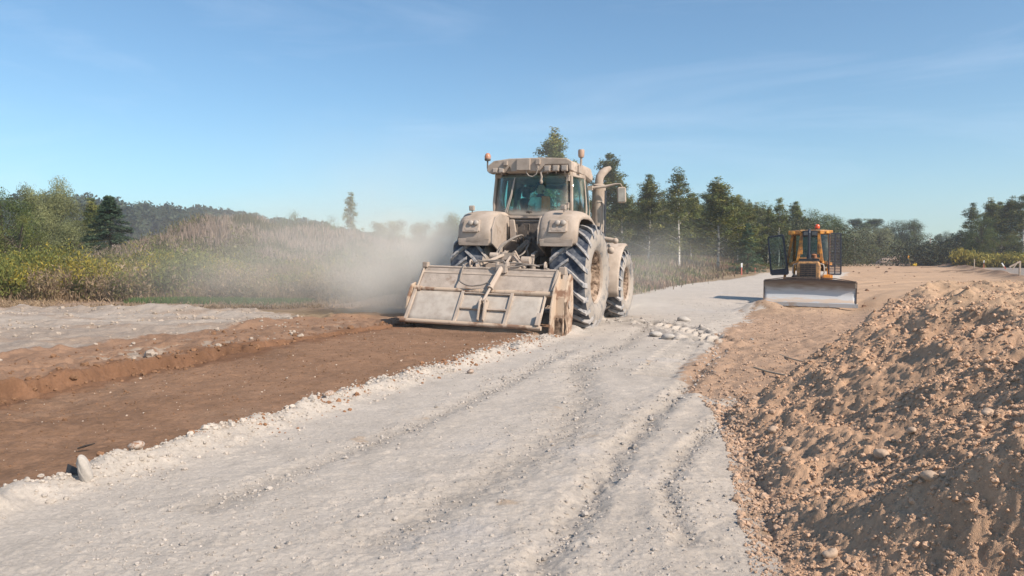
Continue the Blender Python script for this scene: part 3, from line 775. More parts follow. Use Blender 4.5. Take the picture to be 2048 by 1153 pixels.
def make_tractor():
    T = empty("tractor", (0.36, 15.62, zg(.6, 15.6)-.03), HEAD-R(1.2), ry=R(1.0))
    tag(T, "large tractor completely coated in beige dust, seen from behind, towing the tilling machine", "tractor")
    def P(mb, name, m, parent=T, **k): return mb.build(name, m, parent, **k)
    make_tyre(T, 1.10, 0, 1.07, .80, .53, 1, 20); make_tyre(T, -1.05, 0, 1.07, .76, .53, -1, 20)
    make_tyre(T, 1.12, 3.12, .83, .64, .41, 1, 18, "front_wheel"); make_tyre(T, -1.06, 3.12, .83, .62, .41, -1, 18, "front_wheel")
    # --- chassis
    mb = MB(); mb.box((0, .15, .95), (.62, 1.3, .62)); mb.box((0, 1.5, .92), (.50, 1.6, .5)); mb.box((0, 3.2, .95), (.42, 2.2, .38))
    mb.cyl((-.95, 0, 1.04), (.95, 0, 1.04), .17, n=20); mb.cyl((-.62, 0, 1.04), (.62, 0, 1.04), .26, n=20)
    mb.cyl((-.9, 3.05, .82), (.9, 3.05, .82), .13, n=16)
    mb.box((0, -.56, .85), (.42, .16, .5)); mb.box((0, -.45, 1.35), (.66, .3, .26)); mb.box((0, -.25, 1.62), (.9, .3, .3))
    P(mb, "chassis", m_dustd, bevel=.02)
    mb = MB(); mb.box((0, .02, 1.95), (1.62, .1, .70)); mb.box((0, .9, 1.72), (1.5, 1.8, .12))
    P(mb, "cab_back_wall", m_dustd, bevel=.02)
    # --- bonnet
    mb = MB(); mb.prism([(1.75, 1.25), (1.75, 2.12), (3.0, 2.05), (4.15, 1.88), (4.35, 1.6), (4.35, 1.05), (1.75, 1.05)], -.44, .44)
    P(mb, "bonnet", m_dust, bevel=.08, seg=3)
    # --- fenders
    for s in (1, -1):
        prof = [(-.955, 1.66), (-.985, 1.74), (-.975, 1.92), (-.93, 2.10), (-.84, 2.24), (-.68, 2.335), (-.45, 2.375), (-.1, 2.38), (.25, 2.34), (.55, 2.22), (.80, 2.04), (.95, 1.82), (1.0, 1.62)]
        xs = [(.50, -.09), (.515, -.04), (.56, -.01), (.66, 0), (.85, .004), (1.02, 0), (1.13, -.012), (1.21, -.045), (1.255, -.10), (1.265, -.16)]
        rows = []
        for k, (y, z) in enumerate(prof):
            a = prof[max(k-1, 0)]; b = prof[min(k+1, len(prof)-1)]; dy, dz = b[0]-a[0], b[1]-a[1]; l = math.hypot(dy, dz)
            ny, nz = -dz/l, dy/l
            shrink = 0 if k > 1 else (.05 if k == 0 else .012)
            rows.append([(s*(xx-(shrink if xx > 1.1 else 0)), y+ny*dn, z+nz*dn) for xx, dn in xs])
        mb = MB(); mb.sheet(rows, flip=(s < 0))
        fd = P(mb, "rear_fender", m_dust, smooth=50, solid=.022)
        # dark lower lip and inner side wall
        mb = MB(); mb.prism([(-.96, 1.70), (-.95, 2.0), (-.80, 2.24), (-.5, 2.33), (.5, 2.2), (.95, 1.7), (.6, 1.45), (-.35, 1.45)], s*.47, s*.505)
        mb.build("inner_panel", m_dust2, fd, bevel=.01)
        mb = MB(); mb.prism([(s*.55, 1.66), (s*1.20, 1.66), (s*1.22, 1.80), (s*.53, 1.80)], -.992, -.975, 'y')
        mb.build("lip", m_dust, fd, bevel=.006)
        # light pod
        mb = MB(); cx_ = .90 if s > 0 else -.94
        rotp = (R(22), 0, 0)
        mb.box((0, 0, 0), (.40, .07, .26), taper=.92)
        pod = mb.build("light_pod", m_dust, fd, bevel=.03, seg=3); pod.location = (cx_, -.945, 2.06); pod.rotation_euler = (R(-16), 0, 0)
        mb = MB(); mb.box((0, -.035, -.10), (.34, .03, .085)); mb.box((0, -.052, -.10), (.20, .006, .035)); mb.build("plate", m_dust2, pod, bevel=.006)
        for j in (-1, 0, 1):
            r_ = .055 if j < 1 or True else .05
            if j == -1: continue
            mb = MB(); mb.lathe([(.001, -.055), (r_*.6, -.052), (r_*.94, -.04), (r_, -.03), (r_, 0)], (0, 0, 0), 'y', 20)
            o = mb.build("tail_light", m_lens if j else m_orangeb if False else m_lens, pod, smooth=40); o.location = (j*.115*(1 if s > 0 else 1)+(.0), -.03, .045)
        lampbox(fd, "work_light", (cx_+s*.06, -.80, 2.425), (.105, .07, .105), (R(8), 0, R(-6)*s))
    # --- front fenders
    for s in (1, -1):
        rows = []
        for k in range(15):
            a = R(78+k*8.6); rr = .93+.05*(k/14)
            y = 3.05+rr*math.cos(a); z = .86+rr*math.sin(a)
            wd = .34 if k > 1 else .30
            rows.append([(s*(1.08+dx), y+math.cos(a)*dn, z+math.sin(a)*dn) for dx, dn in ((-wd, -.03), (-wd*.9, 0), (0, .012), (wd*.9, 0), (wd, -.035))])
        mb = MB(); mb.sheet(rows, flip=s < 0); P(mb, "front_fender", m_dust, smooth=50, solid=.02)
    # --- tank, steps on both flanks
    for s in (1, -1):
        mb = MB(); mb.box((s*.70, 1.6, .95), (.46, 1.0, .55)); P(mb, "fuel_tank", m_dust2, bevel=.09, seg=3)
        st = MB()
        for k, z in enumerate((.55, .85, 1.15, 1.45)): st.box((s*(1.04-.02*k), 1.38, z), (.30, .34, .035))
        for yy in (1.2, 1.56): st.box((s*1.05, yy, 1.0), (.26, .025, 1.0))
        P(st, "steps", m_dust, bevel=.008)
    # --- cab frame
    mb = MB()
    def pill(pts, w, d): mb.bar(pts, w, d, up=(0, 1, 0))
    for s in (1, -1):
        pill([(s*.86, .10, 2.30), (s*.865, .07, 2.6), (s*.83, .12, 3.2)], .055, .08)
        pill([(s*.90, .98, 1.7), (s*.92, .98, 2.5), (s*.86, .95, 3.2)], .06, .07)
        pill([(s*.72, 1.85, 1.7), (s*.74, 1.88, 2.5), (s*.70, 1.75, 3.2)], .06, .08)
        mb.bar([(s*.84, .1, 3.17), (s*.86, .95, 3.2), (s*.70, 1.78, 3.17)], .07, .09)
        mb.bar([(s*.86, .1, 2.34), (s*.91, .95, 2.0), (s*.74, 1.85, 1.95)], .06, .08)
    mb.bar([(-.84, .1, 3.17), (.84, .1, 3.17)], .08, .10); mb.bar([(-.70, 1.78, 3.17), (.70, 1.78, 3.17)], .08, .08)
    cabf = P(mb, "cab_frame", m_dust, bevel=.015)
    # rear window (bowed, V shaped lower edge)
    def pane(name, rows, m, parent=cabf, solid=.008):
        q = MB(); q.sheet(rows); return q.build(name, m, parent, smooth=60, solid=solid)
    rows = []
    for j in range(13):
        v = j/12; row = []
        for i in range(17):
            u = -1+i/8
            bow = -.16*(1-u*u)**.5 if abs(u) < 1 else 0
            zb = 2.36 if abs(u) > .72 else (2.36-.09*min(1, (.72-abs(u))/.22))
            z = zb+(3.185-zb)*v; wx = .845-.05*v
            row.append((u*wx, .07+bow*.75+.05*v, z))
        rows.append(row)
    pane("rear_window", rows, m_glass_r)
    fr = MB()
    fr.bar([p for p in rows[0]], .035, .05, up=(0, 1, 0)); fr.build("window_rim", m_dust, cabf, bevel=.006)
    # dusty border strip and rear wiper
    wp = MB(); wp.tube([(-.52, -.075, 2.35), (-.42, -.06, 2.72), (-.36, -.025, 3.12)], .011, 6); wp.bar([(-.55, -.083, 2.36), (-.43, -.07, 2.75), (-.38, -.04, 3.05)], .012, .02)
    wp.build("wiper", m_lens, cabf)
    hd = MB(); hd.cyl((.0, -.10, 2.38), (.0, -.13, 2.38), .03, n=10); hd.bar([(-.06, -.12, 2.37), (.0, -.13, 2.40), (.07, -.12, 2.37)], .02, .03); hd.build("latch", m_dustd, cabf)
    for z in (3.08, 2.52):
        hg = MB(); hg.box((.80, .0, z), (.06, .07, .12)); hg.cyl((.77, -.02, z-.06), (.83, -.03, z+.05), .018, n=8); hg.build("hinge", m_dust2, cabf, bevel=.01)
    for s in (1, -1):
        pane("side_window", [[(s*.875, .17, 2.36), (s*.905, .55, 2.2), (s*.92, .93, 2.05)], [(s*.875, .16, 2.75), (s*.91, .55, 2.72), (s*.92, .94, 2.7)], [(s*.84, .17, 3.15), (s*.865, .55, 3.16), (s*.875, .93, 3.16)]], m_glass)
        pane("door_glass", [[(s*.925, 1.02, 1.85), (s*.86, 1.45, 1.85), (s*.745, 1.82, 1.9)], [(s*.925, 1.02, 2.6), (s*.87, 1.45, 2.6), (s*.75, 1.82, 2.6)], [(s*.865, 1.0, 3.15), (s*.81, 1.4, 3.15), (s*.71, 1.72, 3.15)]], m_glass)
    pane("windscreen", [[(-.70, 1.86, 1.95), (0, 2.0, 1.95), (.70, 1.86, 1.95)], [(-.70, 1.86, 2.6), (0, 2.0, 2.6), (.70, 1.86, 2.6)], [(-.68, 1.76, 3.13), (0, 1.88, 3.13), (.68, 1.76, 3.13)]], m_glass)
    # handrail at the right door
    q = MB(); q.tube([(.95, 1.9, 2.72), (1.04, 1.92, 2.74), (1.08, 1.92, 2.66), (1.09, 1.9, 2.2), (1.05, 1.88, 1.9)], .016, 8); P(q, "grab_rail", m_lens, smooth=60)
    # interior
    q = MB(); q.box((-.12, .92, 2.06), (.52, .50, .14)); q.box((-.12, .92, 1.90), (.3, .3, .24)); q.box((-.42, .98, 2.42), (.13, .46, .66), (0, R(-8), R(-12))); q.box((-.47, .98, 2.88), (.09, .26, .22), (0, 0, R(-12)))
    P(q, "driver_seat", m_cloth_dark, bevel=.04)
    q = MB(); q.box((.0, 1.62, 2.12), (.5, .22, .45)); P(q, "console", m_cloth_dark, bevel=.03)
    q = MB(); q.box((.52, .95, 2.14), (.20, .8, .22)); P(q, "arm_console", m_cloth_dark, bevel=.03)
    q = MB(); q.lathe([(.19+.014*math.cos(t*PI/4), .014*math.sin(t*PI/4)) for t in range(8)], (0, 0, 0), 'z', 24, closed=True); q.bar([(-.19, 0, 0), (.19, 0, 0)], .03, .015); q.cyl((0, 0, 0), (0, 0, -.3), .025)
    o = P(q, "steering_wheel", m_black); o.location = (-.10, 1.42, 2.52); o.rotation_euler = (R(30), 0, 0)
    # --- roof
    q = MB()
    out = []
    for (sx, sy, z) in [(.86, 1.00, 3.20), (.90, 1.04, 3.24), (.91, 1.05, 3.34), (.87, 1.0, 3.44), (.70, .82, 3.50), (.3, .4, 3.52)]:
        ring = []
        for i in range(40):
            t = 2*PI*i/40; ct, st = math.cos(t), math.sin(t)
            e = .38
            ring.append((math.copysign(abs(ct)**e, ct)*sx, .92+math.copysign(abs(st)**e, st)*sy*(1.0), z-(.05 if st > 0 and z < 3.4 else 0)))
        out.append(ring)
    n = 40; Pn = [p for r in out for p in r]
    q.add(Pn, [(i*n+j, i*n+(j+1) % n, (i+1)*n+(j+1) % n, (i+1)*n+j) for i in range(len(out)-1) for j in range(n)]+[tuple(range(n-1, -1, -1)), tuple(range(5*n, 6*n))])
    roof = P(q, "roof", m_dust, smooth=35)
    q = MB()   # rear visor with recesses for lamps
    q.prism([(-.90, 3.20), (-.56, 3.20), (-.44, 3.33), (-.40, 3.22), (.22, 3.22), (.34, 3.35), (.84, 3.34), (.86, 3.22), (.92, 3.22), (.92, 3.40), (.80, 3.47), (.3, 3.50), (-.45, 3.50), (-.80, 3.46), (-.94, 3.36), (-.96, 3.26)][::1], -.16, .02, 'y')
    q2 = q.build("visor", m_dust, roof, bevel=.018)
    q = MB(); q.box((-.12, -.18, 3.365), (.30, .05, .25)); q.build("centre_panel", m_dust2, roof, bevel=.012)
    q = MB(); q.box((-.52, -.18, 3.40), (.09, .06, .10)); q.build("bracket", m_dust2, roof, bevel=.012)
    q = MB(); q.box((.20, -.185, 3.41), (.10, .06, .12)); q.box((.2, -.19, 3.33), (.03, .03, .12)); q.build("bracket", m_dust2, roof, bevel=.012)
    for xc, wd_ in ((-.70, .40), (.58, .48)):
        q = MB(); q.box((xc, -.02, 3.265), (wd_, .12, .14)); q.build("lamp_recess_shade", m_deep, roof, bevel=.02)  # near-black box: the shade inside the recess given as colour
    for x_ in (-.76, -.62): lampbox(roof, "work_light", (x_, -.15, 3.255), (.115, .08, .105), (0, 0, R(6)))
    for x_ in (.40, .585, .77): lampbox(roof, "work_light", (x_, -.15, 3.27), (.135, .08, .125), (0, 0, R(-4)))
    q = MB(); q.tube([(-.1, -.14, 3.30), (-.06, -.16, 3.20), (.0, -.17, 3.13), (.08, -.17, 3.11), (.16, -.17, 3.16), (.20, -.17, 3.28)], .010, 6); q.build("cable", m_lens, roof)
    q = MB(); q.tube([(.30, -.12, 3.24), (.26, -.16, 3.18), (.28, -.16, 3.10), (.26, -.16, 3.02)], .022, 7); q.ball((.27, -.16, 3.0), (.035, .03, .05)); q.build("wiper_motor", m_dust2, roof, smooth=50)
    # beacons
    q = MB(); q.tube([(-.86, .10, 3.30), (-.99, .08, 3.29), (-1.04, .08, 3.34), (-1.04, .08, 3.50)], .018, 8); q.cyl((-1.04, .08, 3.50), (-1.04, .08, 3.54), .06, .07, 16)
    b = q.build("beacon", m_dustd, roof, smooth=40); q = MB(); q.lathe([(.062, 0), (.07, .05), (.055, .10), (.03, .125), (.001, .13)], (-1.04, .08, 3.535), 'z', 20); q.build("beacon_dome", m_orangeb, b, smooth=50)
    q = MB(); q.tube([(.86, .45, 3.28), (.93, .42, 3.30), (.95, .42, 3.42), (.95, .42, 3.56)], .024, 8); q.box((.90, .42, 3.30), (.08, .2, .14))
    b = q.build("beacon", m_dust2, roof, smooth=40); q = MB(); q.lathe([(.05, -.01), (.065, .02), (.068, .13), (.06, .155), (.001, .16)], (.95, .42, 3.56), 'z', 20); q.build("beacon_dome", mat("peach_dome", (.50, .33, .24), .6), b, smooth=50)
    # --- exhaust and intake
    q = MB(); q.cyl((.93, 2.05, 1.75), (.93, 2.05, 3.12), .155, n=28); q.cyl((.93, 2.05, 3.12), (.93, 2.05, 3.15), .155, .10, n=28)
    ex = P(q, "exhaust_stack", m_dust, smooth=40)
    q = MB(); q.tube([(.93, 2.05, 3.10), (.93, 2.05, 3.24), (.94, 2.07, 3.32), (.98, 2.11, 3.40), (1.05, 2.18, 3.48), (1.13, 2.26, 3.54)], [.09, .09, .092, .09, .075, .045], 18); q.build("tail_pipe", m_dust, ex, smooth=60, solid=.01)
    q = MB(); q.box((1.08, 2.06, 2.45), (.03, .12, 1.1)); q.box((.93, 2.05, 1.72), (.34, .36, .3)); q.build("heat_shield", m_black, ex, bevel=.01)
    q = MB(); q.cyl((.84, 2.5, 2.35), (.84, 2.5, 3.0), .09, n=16); q.ball((.84, 2.5, 3.0), (.11, .11, .07)); P(q, "air_intake", m_dustd, smooth=40)
    q = MB(); q.cyl((.9, 1.95, 1.92), (1.38, 1.9, 1.84), .055, n=14); q.ball((1.38, 1.9, 1.84), .07); q.ball((1.28, 1.9, 1.62), .085); q.cyl((1.28, 1.9, 1.62), (1.2, 1.95, 1.75), .03); q.cyl((1.0, 1.9, 1.55), (1.3, 1.9, 1.6), .03)
    P(q, "air_pipe", m_dust, smooth=50)
    # --- mirrors
    for s in (1, -1):
        q = MB(); q.tube([(s*.80, 1.72, 3.03), (s*1.15, 1.80, 3.07), (s*1.38, 1.80, 3.12), (s*1.49, 1.80, 3.12), (s*1.53, 1.80, 3.05)], [.03, .032, .018, .014, .014], 8); q.box((s*.82, 1.72, 3.03), (.1, .1, .10))
        ar = P(q, "mirror_arm", m_dust, smooth=50)
        if s < 0: ar.scale = (.72, 1, 1)
        q = MB(); q.box((0, 0, 0), (.20, .10, .36)); o = q.build("mirror", m_dust, ar, bevel=.05, seg=4); o.location = (s*1.52, 1.80, 2.87); o.rotation_euler = (0, R(-3), R(14)*s)
        q = MB(); q.box((0, -.052, 0), (.155, .006, .30)); q.build("mirror_glass", mat("dull_mirror", (.45, .40, .34), .35, metal=.3, col2=(.28, .24, .2)), o, bevel=.03, seg=3)
    # --- rear end: linkage, hoses
    q = MB()
    for s in (1, -1):
        q.bar([(s*.30, -.45, 1.52), (s*.36, -.85, 1.46), (s*.40, -.98, 1.42)], .07, .11)
        q.bar([(s*.40, -.98, 1.42), (s*.43, -1.02, .95)], .045, .05, up=(0, 1, 0)); q.bar([(s*.34, -.35, .62), (s*.44, -1.35, .72)], .05, .10)
        q.cyl((s*.42, -1.0, 1.30), (s*.43, -1.01, 1.05), .05, n=12)
        q.cyl((s*.22, -.50, .95), (s*.34, -.85, 1.42), .045, n=12)
    q.bar([(0, -.55, 1.30), (0, -1.30, 1.33)], .07, .07); q.cyl((0, -.75, 1.31), (0, -1.1, 1.33), .05, n=12)
    q.cyl((0, -.60, .78), (0, -1.55, .85), .075, n=14); q.box((0, -.62, 1.30), (.16, .14, .22))
    P(q, "lift_linkage", m_dust2, bevel=.006)
    q = MB()
    for i, (x_, z_) in enumerate([(-.16, 1.78), (-.06, 1.78), (.04, 1.78), (.14, 1.78), (-.11, 1.66), (-.01, 1.66), (.09, 1.66)]): q.cyl((x_, -.02, z_), (x_, -.52, z_-.02), .028, n=10); q.box((x_, -.44, z_), (.08, .1, .09))
    q.box((.0, -.30, 1.72), (.48, .22, .28)); q.box((-.35, -.06, 1.95), (.14, .10, .36)); q.box((.02, -.25, 1.98), (.03, .05, .30)); q.box((.0, -.26, 2.12), (.13, .04, .03)); q.box((-.05, -.26, 2.06), (.02, .04, .12)); q.box((.06, -.26, 2.06), (.02, .04, .12))
    P(q, "hydraulic_block", m_dustd, bevel=.006)
    q = MB(); q.prism([(-.40, 2.22), (-.30, 2.22), (-.22, 1.80), (-.26, 1.55), (-.32, 1.52), (-.38, 1.75)], -.22, -.16, 'y'); P(q, "side_bracket", m_dust, bevel=.012)
    rg = random.Random(12)
    hoses = [[(-.16, -.5, 1.77), (-.24, -.8, 1.75), (-.30, -1.0, 1.62), (-.28, -1.15, 1.45), (-.16, -1.3, 1.35), (-.05, -1.55, 1.30)],
             [(-.06, -.5, 1.77), (.0, -.82, 1.86), (-.12, -1.05, 1.74), (-.26, -1.2, 1.55), (-.22, -1.35, 1.38), (-.1, -1.6, 1.28)],
             [(.04, -.5, 1.77), (.10, -.80, 1.88), (-.02, -1.0, 1.80), (-.2, -1.12, 1.62), (-.22, -1.4, 1.38), (-.4, -1.7, 1.26)],
             [(.14, -.5, 1.77), (.22, -.72, 1.70), (.18, -.9, 1.52), (.05, -1.1, 1.40), (.1, -1.4, 1.34)],
             [(.09, -.5, 1.65), (.2, -.7, 1.5), (.22, -.85, 1.35), (.12, -1.1, 1.28)]]
    q = MB()
    for hh in hoses: q.tube(smooth_path(hh, 5), .017, 7)
    for s in (1,):                                          # coiled cable
        pts = []
        for i in range(90):
            t = i/89; pts.append((-.02+.20*t+.045*math.cos(i*.75), -.72-.02*math.sin(i*.7), 1.55+.20*t+.045*math.sin(i*.75)))
        q.tube(pts, .008, 5)
    P(q, "hydraulic_hose", m_hose, smooth=60)
    q = MB()
    for k in range(4):
        pts = [(.32+.05*math.sin(j*1.3+k)+.02*k, -.14-.02*k, 2.27-.06*j*(.7+.2*k)) for j in range(7)]
        q.tube(smooth_path(pts, 3), .008, 5)
    P(q, "wire_bundle", mat("wires", (.42, .30, .26), .6, col2=(.40, .05, .05), thr=(.45, .5), scale=14), smooth=60)
    q = MB(); q.box((0, .0, 2.29), (1.5, .10, .045)); q.box((0, -.02, 2.20), (1.1, .05, .03)); P(q, "sill_beam", m_dust, bevel=.01)
    return T
def smooth_path(pts, k=4):
    P = [Vector(p) for p in pts]; out = []
    for i in range(len(P)-1):
        p0 = P[max(i-1, 0)]; p1 = P[i]; p2 = P[i+1]; p3 = P[min(i+2, len(P)-1)]
        for j in range(k):
            t = j/k
            out.append(.5*((2*p1)+(-p0+p2)*t+(2*p0-5*p1+4*p2-p3)*t*t+(-p0+3*p1-3*p2+p3)*t**3))
    out.append(P[-1]); return out

# ================================================================== ROTARY TILLER
def make_tiller(T):
    Q = empty("rotary_tiller", T.location[:], HEAD, ry=R(1.7))
    tag(Q, "wide dust covered rotary tilling machine with a ribbed rear flap, hitched behind the tractor", "tiller")
    def P(mb, name, m, parent=Q, **k): return mb.build(name, m, parent, **k)
    L_, R_ = -1.50, 1.20
    m = MB()
    m.prism([(-1.98, 1.20), (-1.93, 1.24), (-1.35, 1.22), (-1.2, 1.0), (-1.25, .55), (-2.15, .60), (-2.27, .80), (-2.03, 1.10)], L_+.02, R_-.02)
    hood = P(m, "hood", m_dust2, bevel=.012)
    m = MB(); m.tube([(L_, -1.965, 1.215), (R_, -1.965, 1.215)], .024, 10); m.bar([(L_, -2.02, 1.115), (R_, -2.02, 1.115)], .05, .018, up=(0, -.8, .6)); m.build("top_lip", m_dust, hood, smooth=50)
    m = MB(); m.cyl((L_, -2.285, .80), (R_-.0, -2.285, .80), .042, n=16); m.cyl((L_-.03, -2.285, .80), (L_+.10, -2.285, .80), .058, n=16); m.cyl((-.5, -2.285, .80), (-.2, -2.285, .80), .05, n=16); m.cyl((.3, -2.285, .80), (R_+.02, -2.285, .80), .052, n=16)
    P(m, "hinge_tube", m_rust, smooth=50)
    # rear flap
    def fl(x, t, o=0.0):   # t 0 top .. 1 bottom
        y = -2.30+(-2.70+2.30)*t; z = .775+(.235-.775)*t
        return (x, y-.80*o, z+.60*o)
    m = MB()
    rows = [[fl(x, t, -.006*math.sin(x*2)) for x in np.linspace(-1.53, 1.08, 20)] for t in np.linspace(0, 1, 6)]
    m.sheet(rows); flap = P(m, "rear_flap", mat("scuffed_plate", (.47, .41, .35), .7, col2=(.37, .31, .26), thr=(.3, .6), scale=7, bump=.15, spec=.3), smooth=60, solid=.014)
    m = MB()
    for x in (-1.50, -.52, .44):
        m = MB(); m.bar([fl(x, .0, .024), fl(x, 1.0, .024)], .06, .045, up=(0, -.8, .6)); m.build("rib", m_dust, flap, bevel=.006)
    m = MB()
    m.bar([fl(1.05, .62, .05), fl(1.05, 1.0, .05)], .07, .10, up=(0, -.8, .6)); m.bar([fl(1.05, .0, .012), fl(1.05, .62, .012)], .02, .03, up=(0, -.8, .6))
    m.build("end_bracket", m_dust, flap, bevel=.006)
    for t_, w_ in ((.55, .035), (.06, .02)):
        m = MB(); m.bar([fl(-.49, t_, .03), fl(.41, t_, .03)], w_, .045, up=(0, -.8, .6)); m.build("cross_rib", m_dust, flap, bevel=.006)
    m = MB(); m.cyl(fl(-1.60, 1.02, .02), fl(1.12, 1.02, .02), .040, n=16); m.build("edge_tube", m_rust, flap, smooth=50)
    # clevis on the flap + cylinder
    m = MB()
    for dx in (-.05, .05):
        a = fl(-.02+dx, .30, .03); b = fl(-.02+dx, .92, .03)
        m.prism([(fl(0, .92, .02)[1], fl(0, .92, .02)[2]), (fl(0, .92, .08)[1], fl(0, .92, .08)[2]), (fl(0, .45, .20)[1], fl(0, .45, .20)[2]), (fl(0, .30, .16)[1], fl(0, .30, .16)[2]), (fl(0, .30, .02)[1], fl(0, .30, .02)[2])], -.02+dx-.013, -.02+dx+.013)
    m.cyl(fl(-.10, .38, .15), fl(.06, .38, .15), .022, n=10); m.build("clevis", m_dust, flap, bevel=.004)
    m = MB(); top = Vector((.10, -2.02, 1.24)); bot = Vector(fl(-.02, .38, .15)); md_ = top.lerp(bot, .58)
    m.cyl(top, md_, .050, n=16); m.cyl(md_, bot, .026, n=12); m.cyl(md_-(md_-top).normalized()*.0, md_+(bot-top).normalized()*.05, .058, n=16); m.cyl(top-Vector((.06, 0, 0)), top+Vector((.06, 0, 0)), .04, n=12)
    m.cyl(top+(bot-top)*.06+Vector((0, -.05, .03)), md_+Vector((0, -.055, .035)), .012, n=8)
    P(m, "hydraulic_cylinder", m_dust, smooth=40)
    m = MB(); m.box((.10, -1.99, 1.22), (.20, .14, .16)); m.box((.19, -1.97, 1.25), (.05, .16, .20)); m.box((.01, -1.97, 1.25), (.04, .16, .20)); P(m, "cylinder_mount", m_dust2, bevel=.01)
    # side plates
    m = MB()
    m.prism([(-2.62, .14), (-2.52, .62), (-2.36, .88), (-2.20, .92), (-2.15, .30), (-2.2, .10)], L_-.09, L_-.05)
    m.prism([(-2.15, .2), (-2.10, 1.0), (-1.95, 1.20), (-1.3, 1.15), (-1.1, .5), (-1.3, .12)], L_-.05, L_-.015)
    P(m, "side_plate", m_rust, bevel=.008)
    m = MB()
    m.prism([(-2.56, .10), (-2.50, .60), (-2.34, .90), (-2.12, 1.08), (-1.96, 1.26), (-1.80, 1.22), (-1.80, .1)], R_+.0, R_+.035)
    m.prism([(-2.30, .05), (-2.22, .75), (-2.02, 1.06), (-1.85, 1.17), (-1.72, 1.12), (-1.62, .55), (-1.72, .05)], R_+.15, R_+.19)
    m.prism([(-2.30, .05), (-2.22, .75), (-2.19, .75), (-2.27, .05)], R_+.03, R_+.16); m.prism([(-2.22, .75), (-2.02, 1.06), (-2.0, 1.03), (-2.19, .75)], R_+.03, R_+.16)
    P(m, "side_plate", m_rust, bevel=.008)
    m = MB(); m.bar([(R_-.04, -2.26, .84), (R_-.02, -1.97, 1.22)], .05, .07); m.box((R_+.06, -1.95, 1.22), (.12, .12, .14))
    P(m, "corner_bracket", m_dust, bevel=.01)
    m = MB(); m.cyl((R_+.185, -1.95, .62), (R_+.21, -1.95, .62), .07, n=20); P(m, "bearing_cap", m_dust, smooth=40)
    m = MB(); m.box((L_+.03, -1.97, 1.25), (.10, .12, .10)); m.bar([(L_, -2.26, .82), (L_+.01, -1.97, 1.22)], .03, .05)
    P(m, "corner_bracket", m_dust, bevel=.01)
    # mud crust on the right plate
    m = MB(); rg = random.Random(5)
    rows = [[(R_+.195+.05*rg.random()*math.sin(PI*min(1, j/6)), -2.24+.10*i/2+.0*j, .06+.11*j*.8) for i in range(4)] for j in range(8)]
    m.sheet(rows)
    m.sheet([[(R_+.04+.14*i/5, -2.285-.05*rg.random(), .04+.09*j) for i in range(6)] for j in range(5)])
    P(m, "mud_crust", m_mud, smooth=60)
    # mast, top frame, hoses
    m = MB()
    m.bar([(-.30, -1.35, 1.22), (-.08, -1.30, 1.55)], .05, .07); m.bar([(.30, -1.35, 1.22), (.08, -1.30, 1.55)], .05, .07)
    m.bar([(-.45, -1.95, 1.25), (-.06, -1.35, 1.50)], .05, .05); m.bar([(.50, -1.92, 1.25), (.08, -1.35, 1.48)], .05, .05); m.bar([(.1, -1.9, 1.25), (.05, -1.4, 1.45)], .04, .04); m.box((0, -1.35, 1.45), (.26, .14, .14)); m.box((0, -1.5, 1.27), (.7, .4, .08))
    m.cyl((-.35, -1.2, .85), (.35, -1.2, .85), .16, n=18); m.cyl((.26, -1.35, 1.38), (.44, -1.35, 1.38), .08, n=14); m.cyl((-.36, -1.45, 1.46), (-.2, -1.42, 1.46), .06, n=14)
    P(m, "mast", m_dust, bevel=.008)
    m = MB()
    for x in (-.55, .92):
        m = MB(); m.lathe([(.060+.018*math.cos(t*PI/4), .018*math.sin(t*PI/4)) for t in range(8)], (x, -1.93, 1.30), 'x', 18, closed=True); P(m, "lifting_eye", m_dust, smooth=60)
    m = MB()
    for hh in ([(-.55, -1.92, 1.32), (-.66, -1.99, 1.26), (-.67, -2.14, 1.03), (-.60, -2.28, .96), (-.40, -2.35, .90), (-.18, -2.33, .92), (-.04, -2.32, .97)],
               [(.15, -2.0, 1.30), (.1, -1.95, 1.37), (-.2, -1.92, 1.36), (-.5, -1.9, 1.32), (-.55, -1.85, 1.30)],
               [(-.45, -1.85, 1.36), (-.1, -1.85, 1.34), (.4, -1.85, 1.33), (.75, -1.88, 1.30), (.92, -1.93, 1.34)],
               [(.12, -2.0, 1.28), (.35, -1.99, 1.26), (.6, -1.95, 1.31), (.80, -1.9, 1.28)],
               [(.92, -1.93, 1.34), (.95, -1.97, 1.26), (1.0, -1.95, 1.24)]):
        m.tube(smooth_path(hh, 6), .015, 7)
    P(m, "hydraulic_hose", m_hose, smooth=60)
    return Q
# ================================================================== SKINNED FIGURES
def skinned(name, nodes_, edges, mats, parent, sub=2, matfn=None):
    """nodes_: list of (pos, radius); built with a Skin modifier then frozen to a mesh"""
    me = bpy.data.meshes.new(name); me.from_pydata([n[0] for n in nodes_], edges, [])
    o = bpy.data.objects.new(name, me); COL.objects.link(o)
    md = o.modifiers.new("skin", "SKIN"); md.use_smooth_shade = True
    if not me.skin_vertices: pass
    for i, n in enumerate(nodes_):
        sv = me.skin_vertices[0].data[i]; r = n[1]; sv.radius = r if isinstance(r, tuple) else (r, r); sv.use_root = (i == 0)
    s2 = o.modifiers.new("sub", "SUBSURF"); s2.levels = sub; s2.render_levels = sub
    bpy.context.view_layer.update()
    dg = bpy.context.evaluated_depsgraph_get()
    m2 = bpy.data.meshes.new_from_object(o.evaluated_get(dg))
    o.modifiers.clear(); o.data = m2; m2.name = name
    m2.materials.clear()
    for m in mats: m2.materials.append(m)
    if matfn:
        for p in m2.polygons: p.material_index = matfn(p.center)
    if parent: o.parent = parent; KIDS.setdefault(parent.name, []).append(o)
    return o

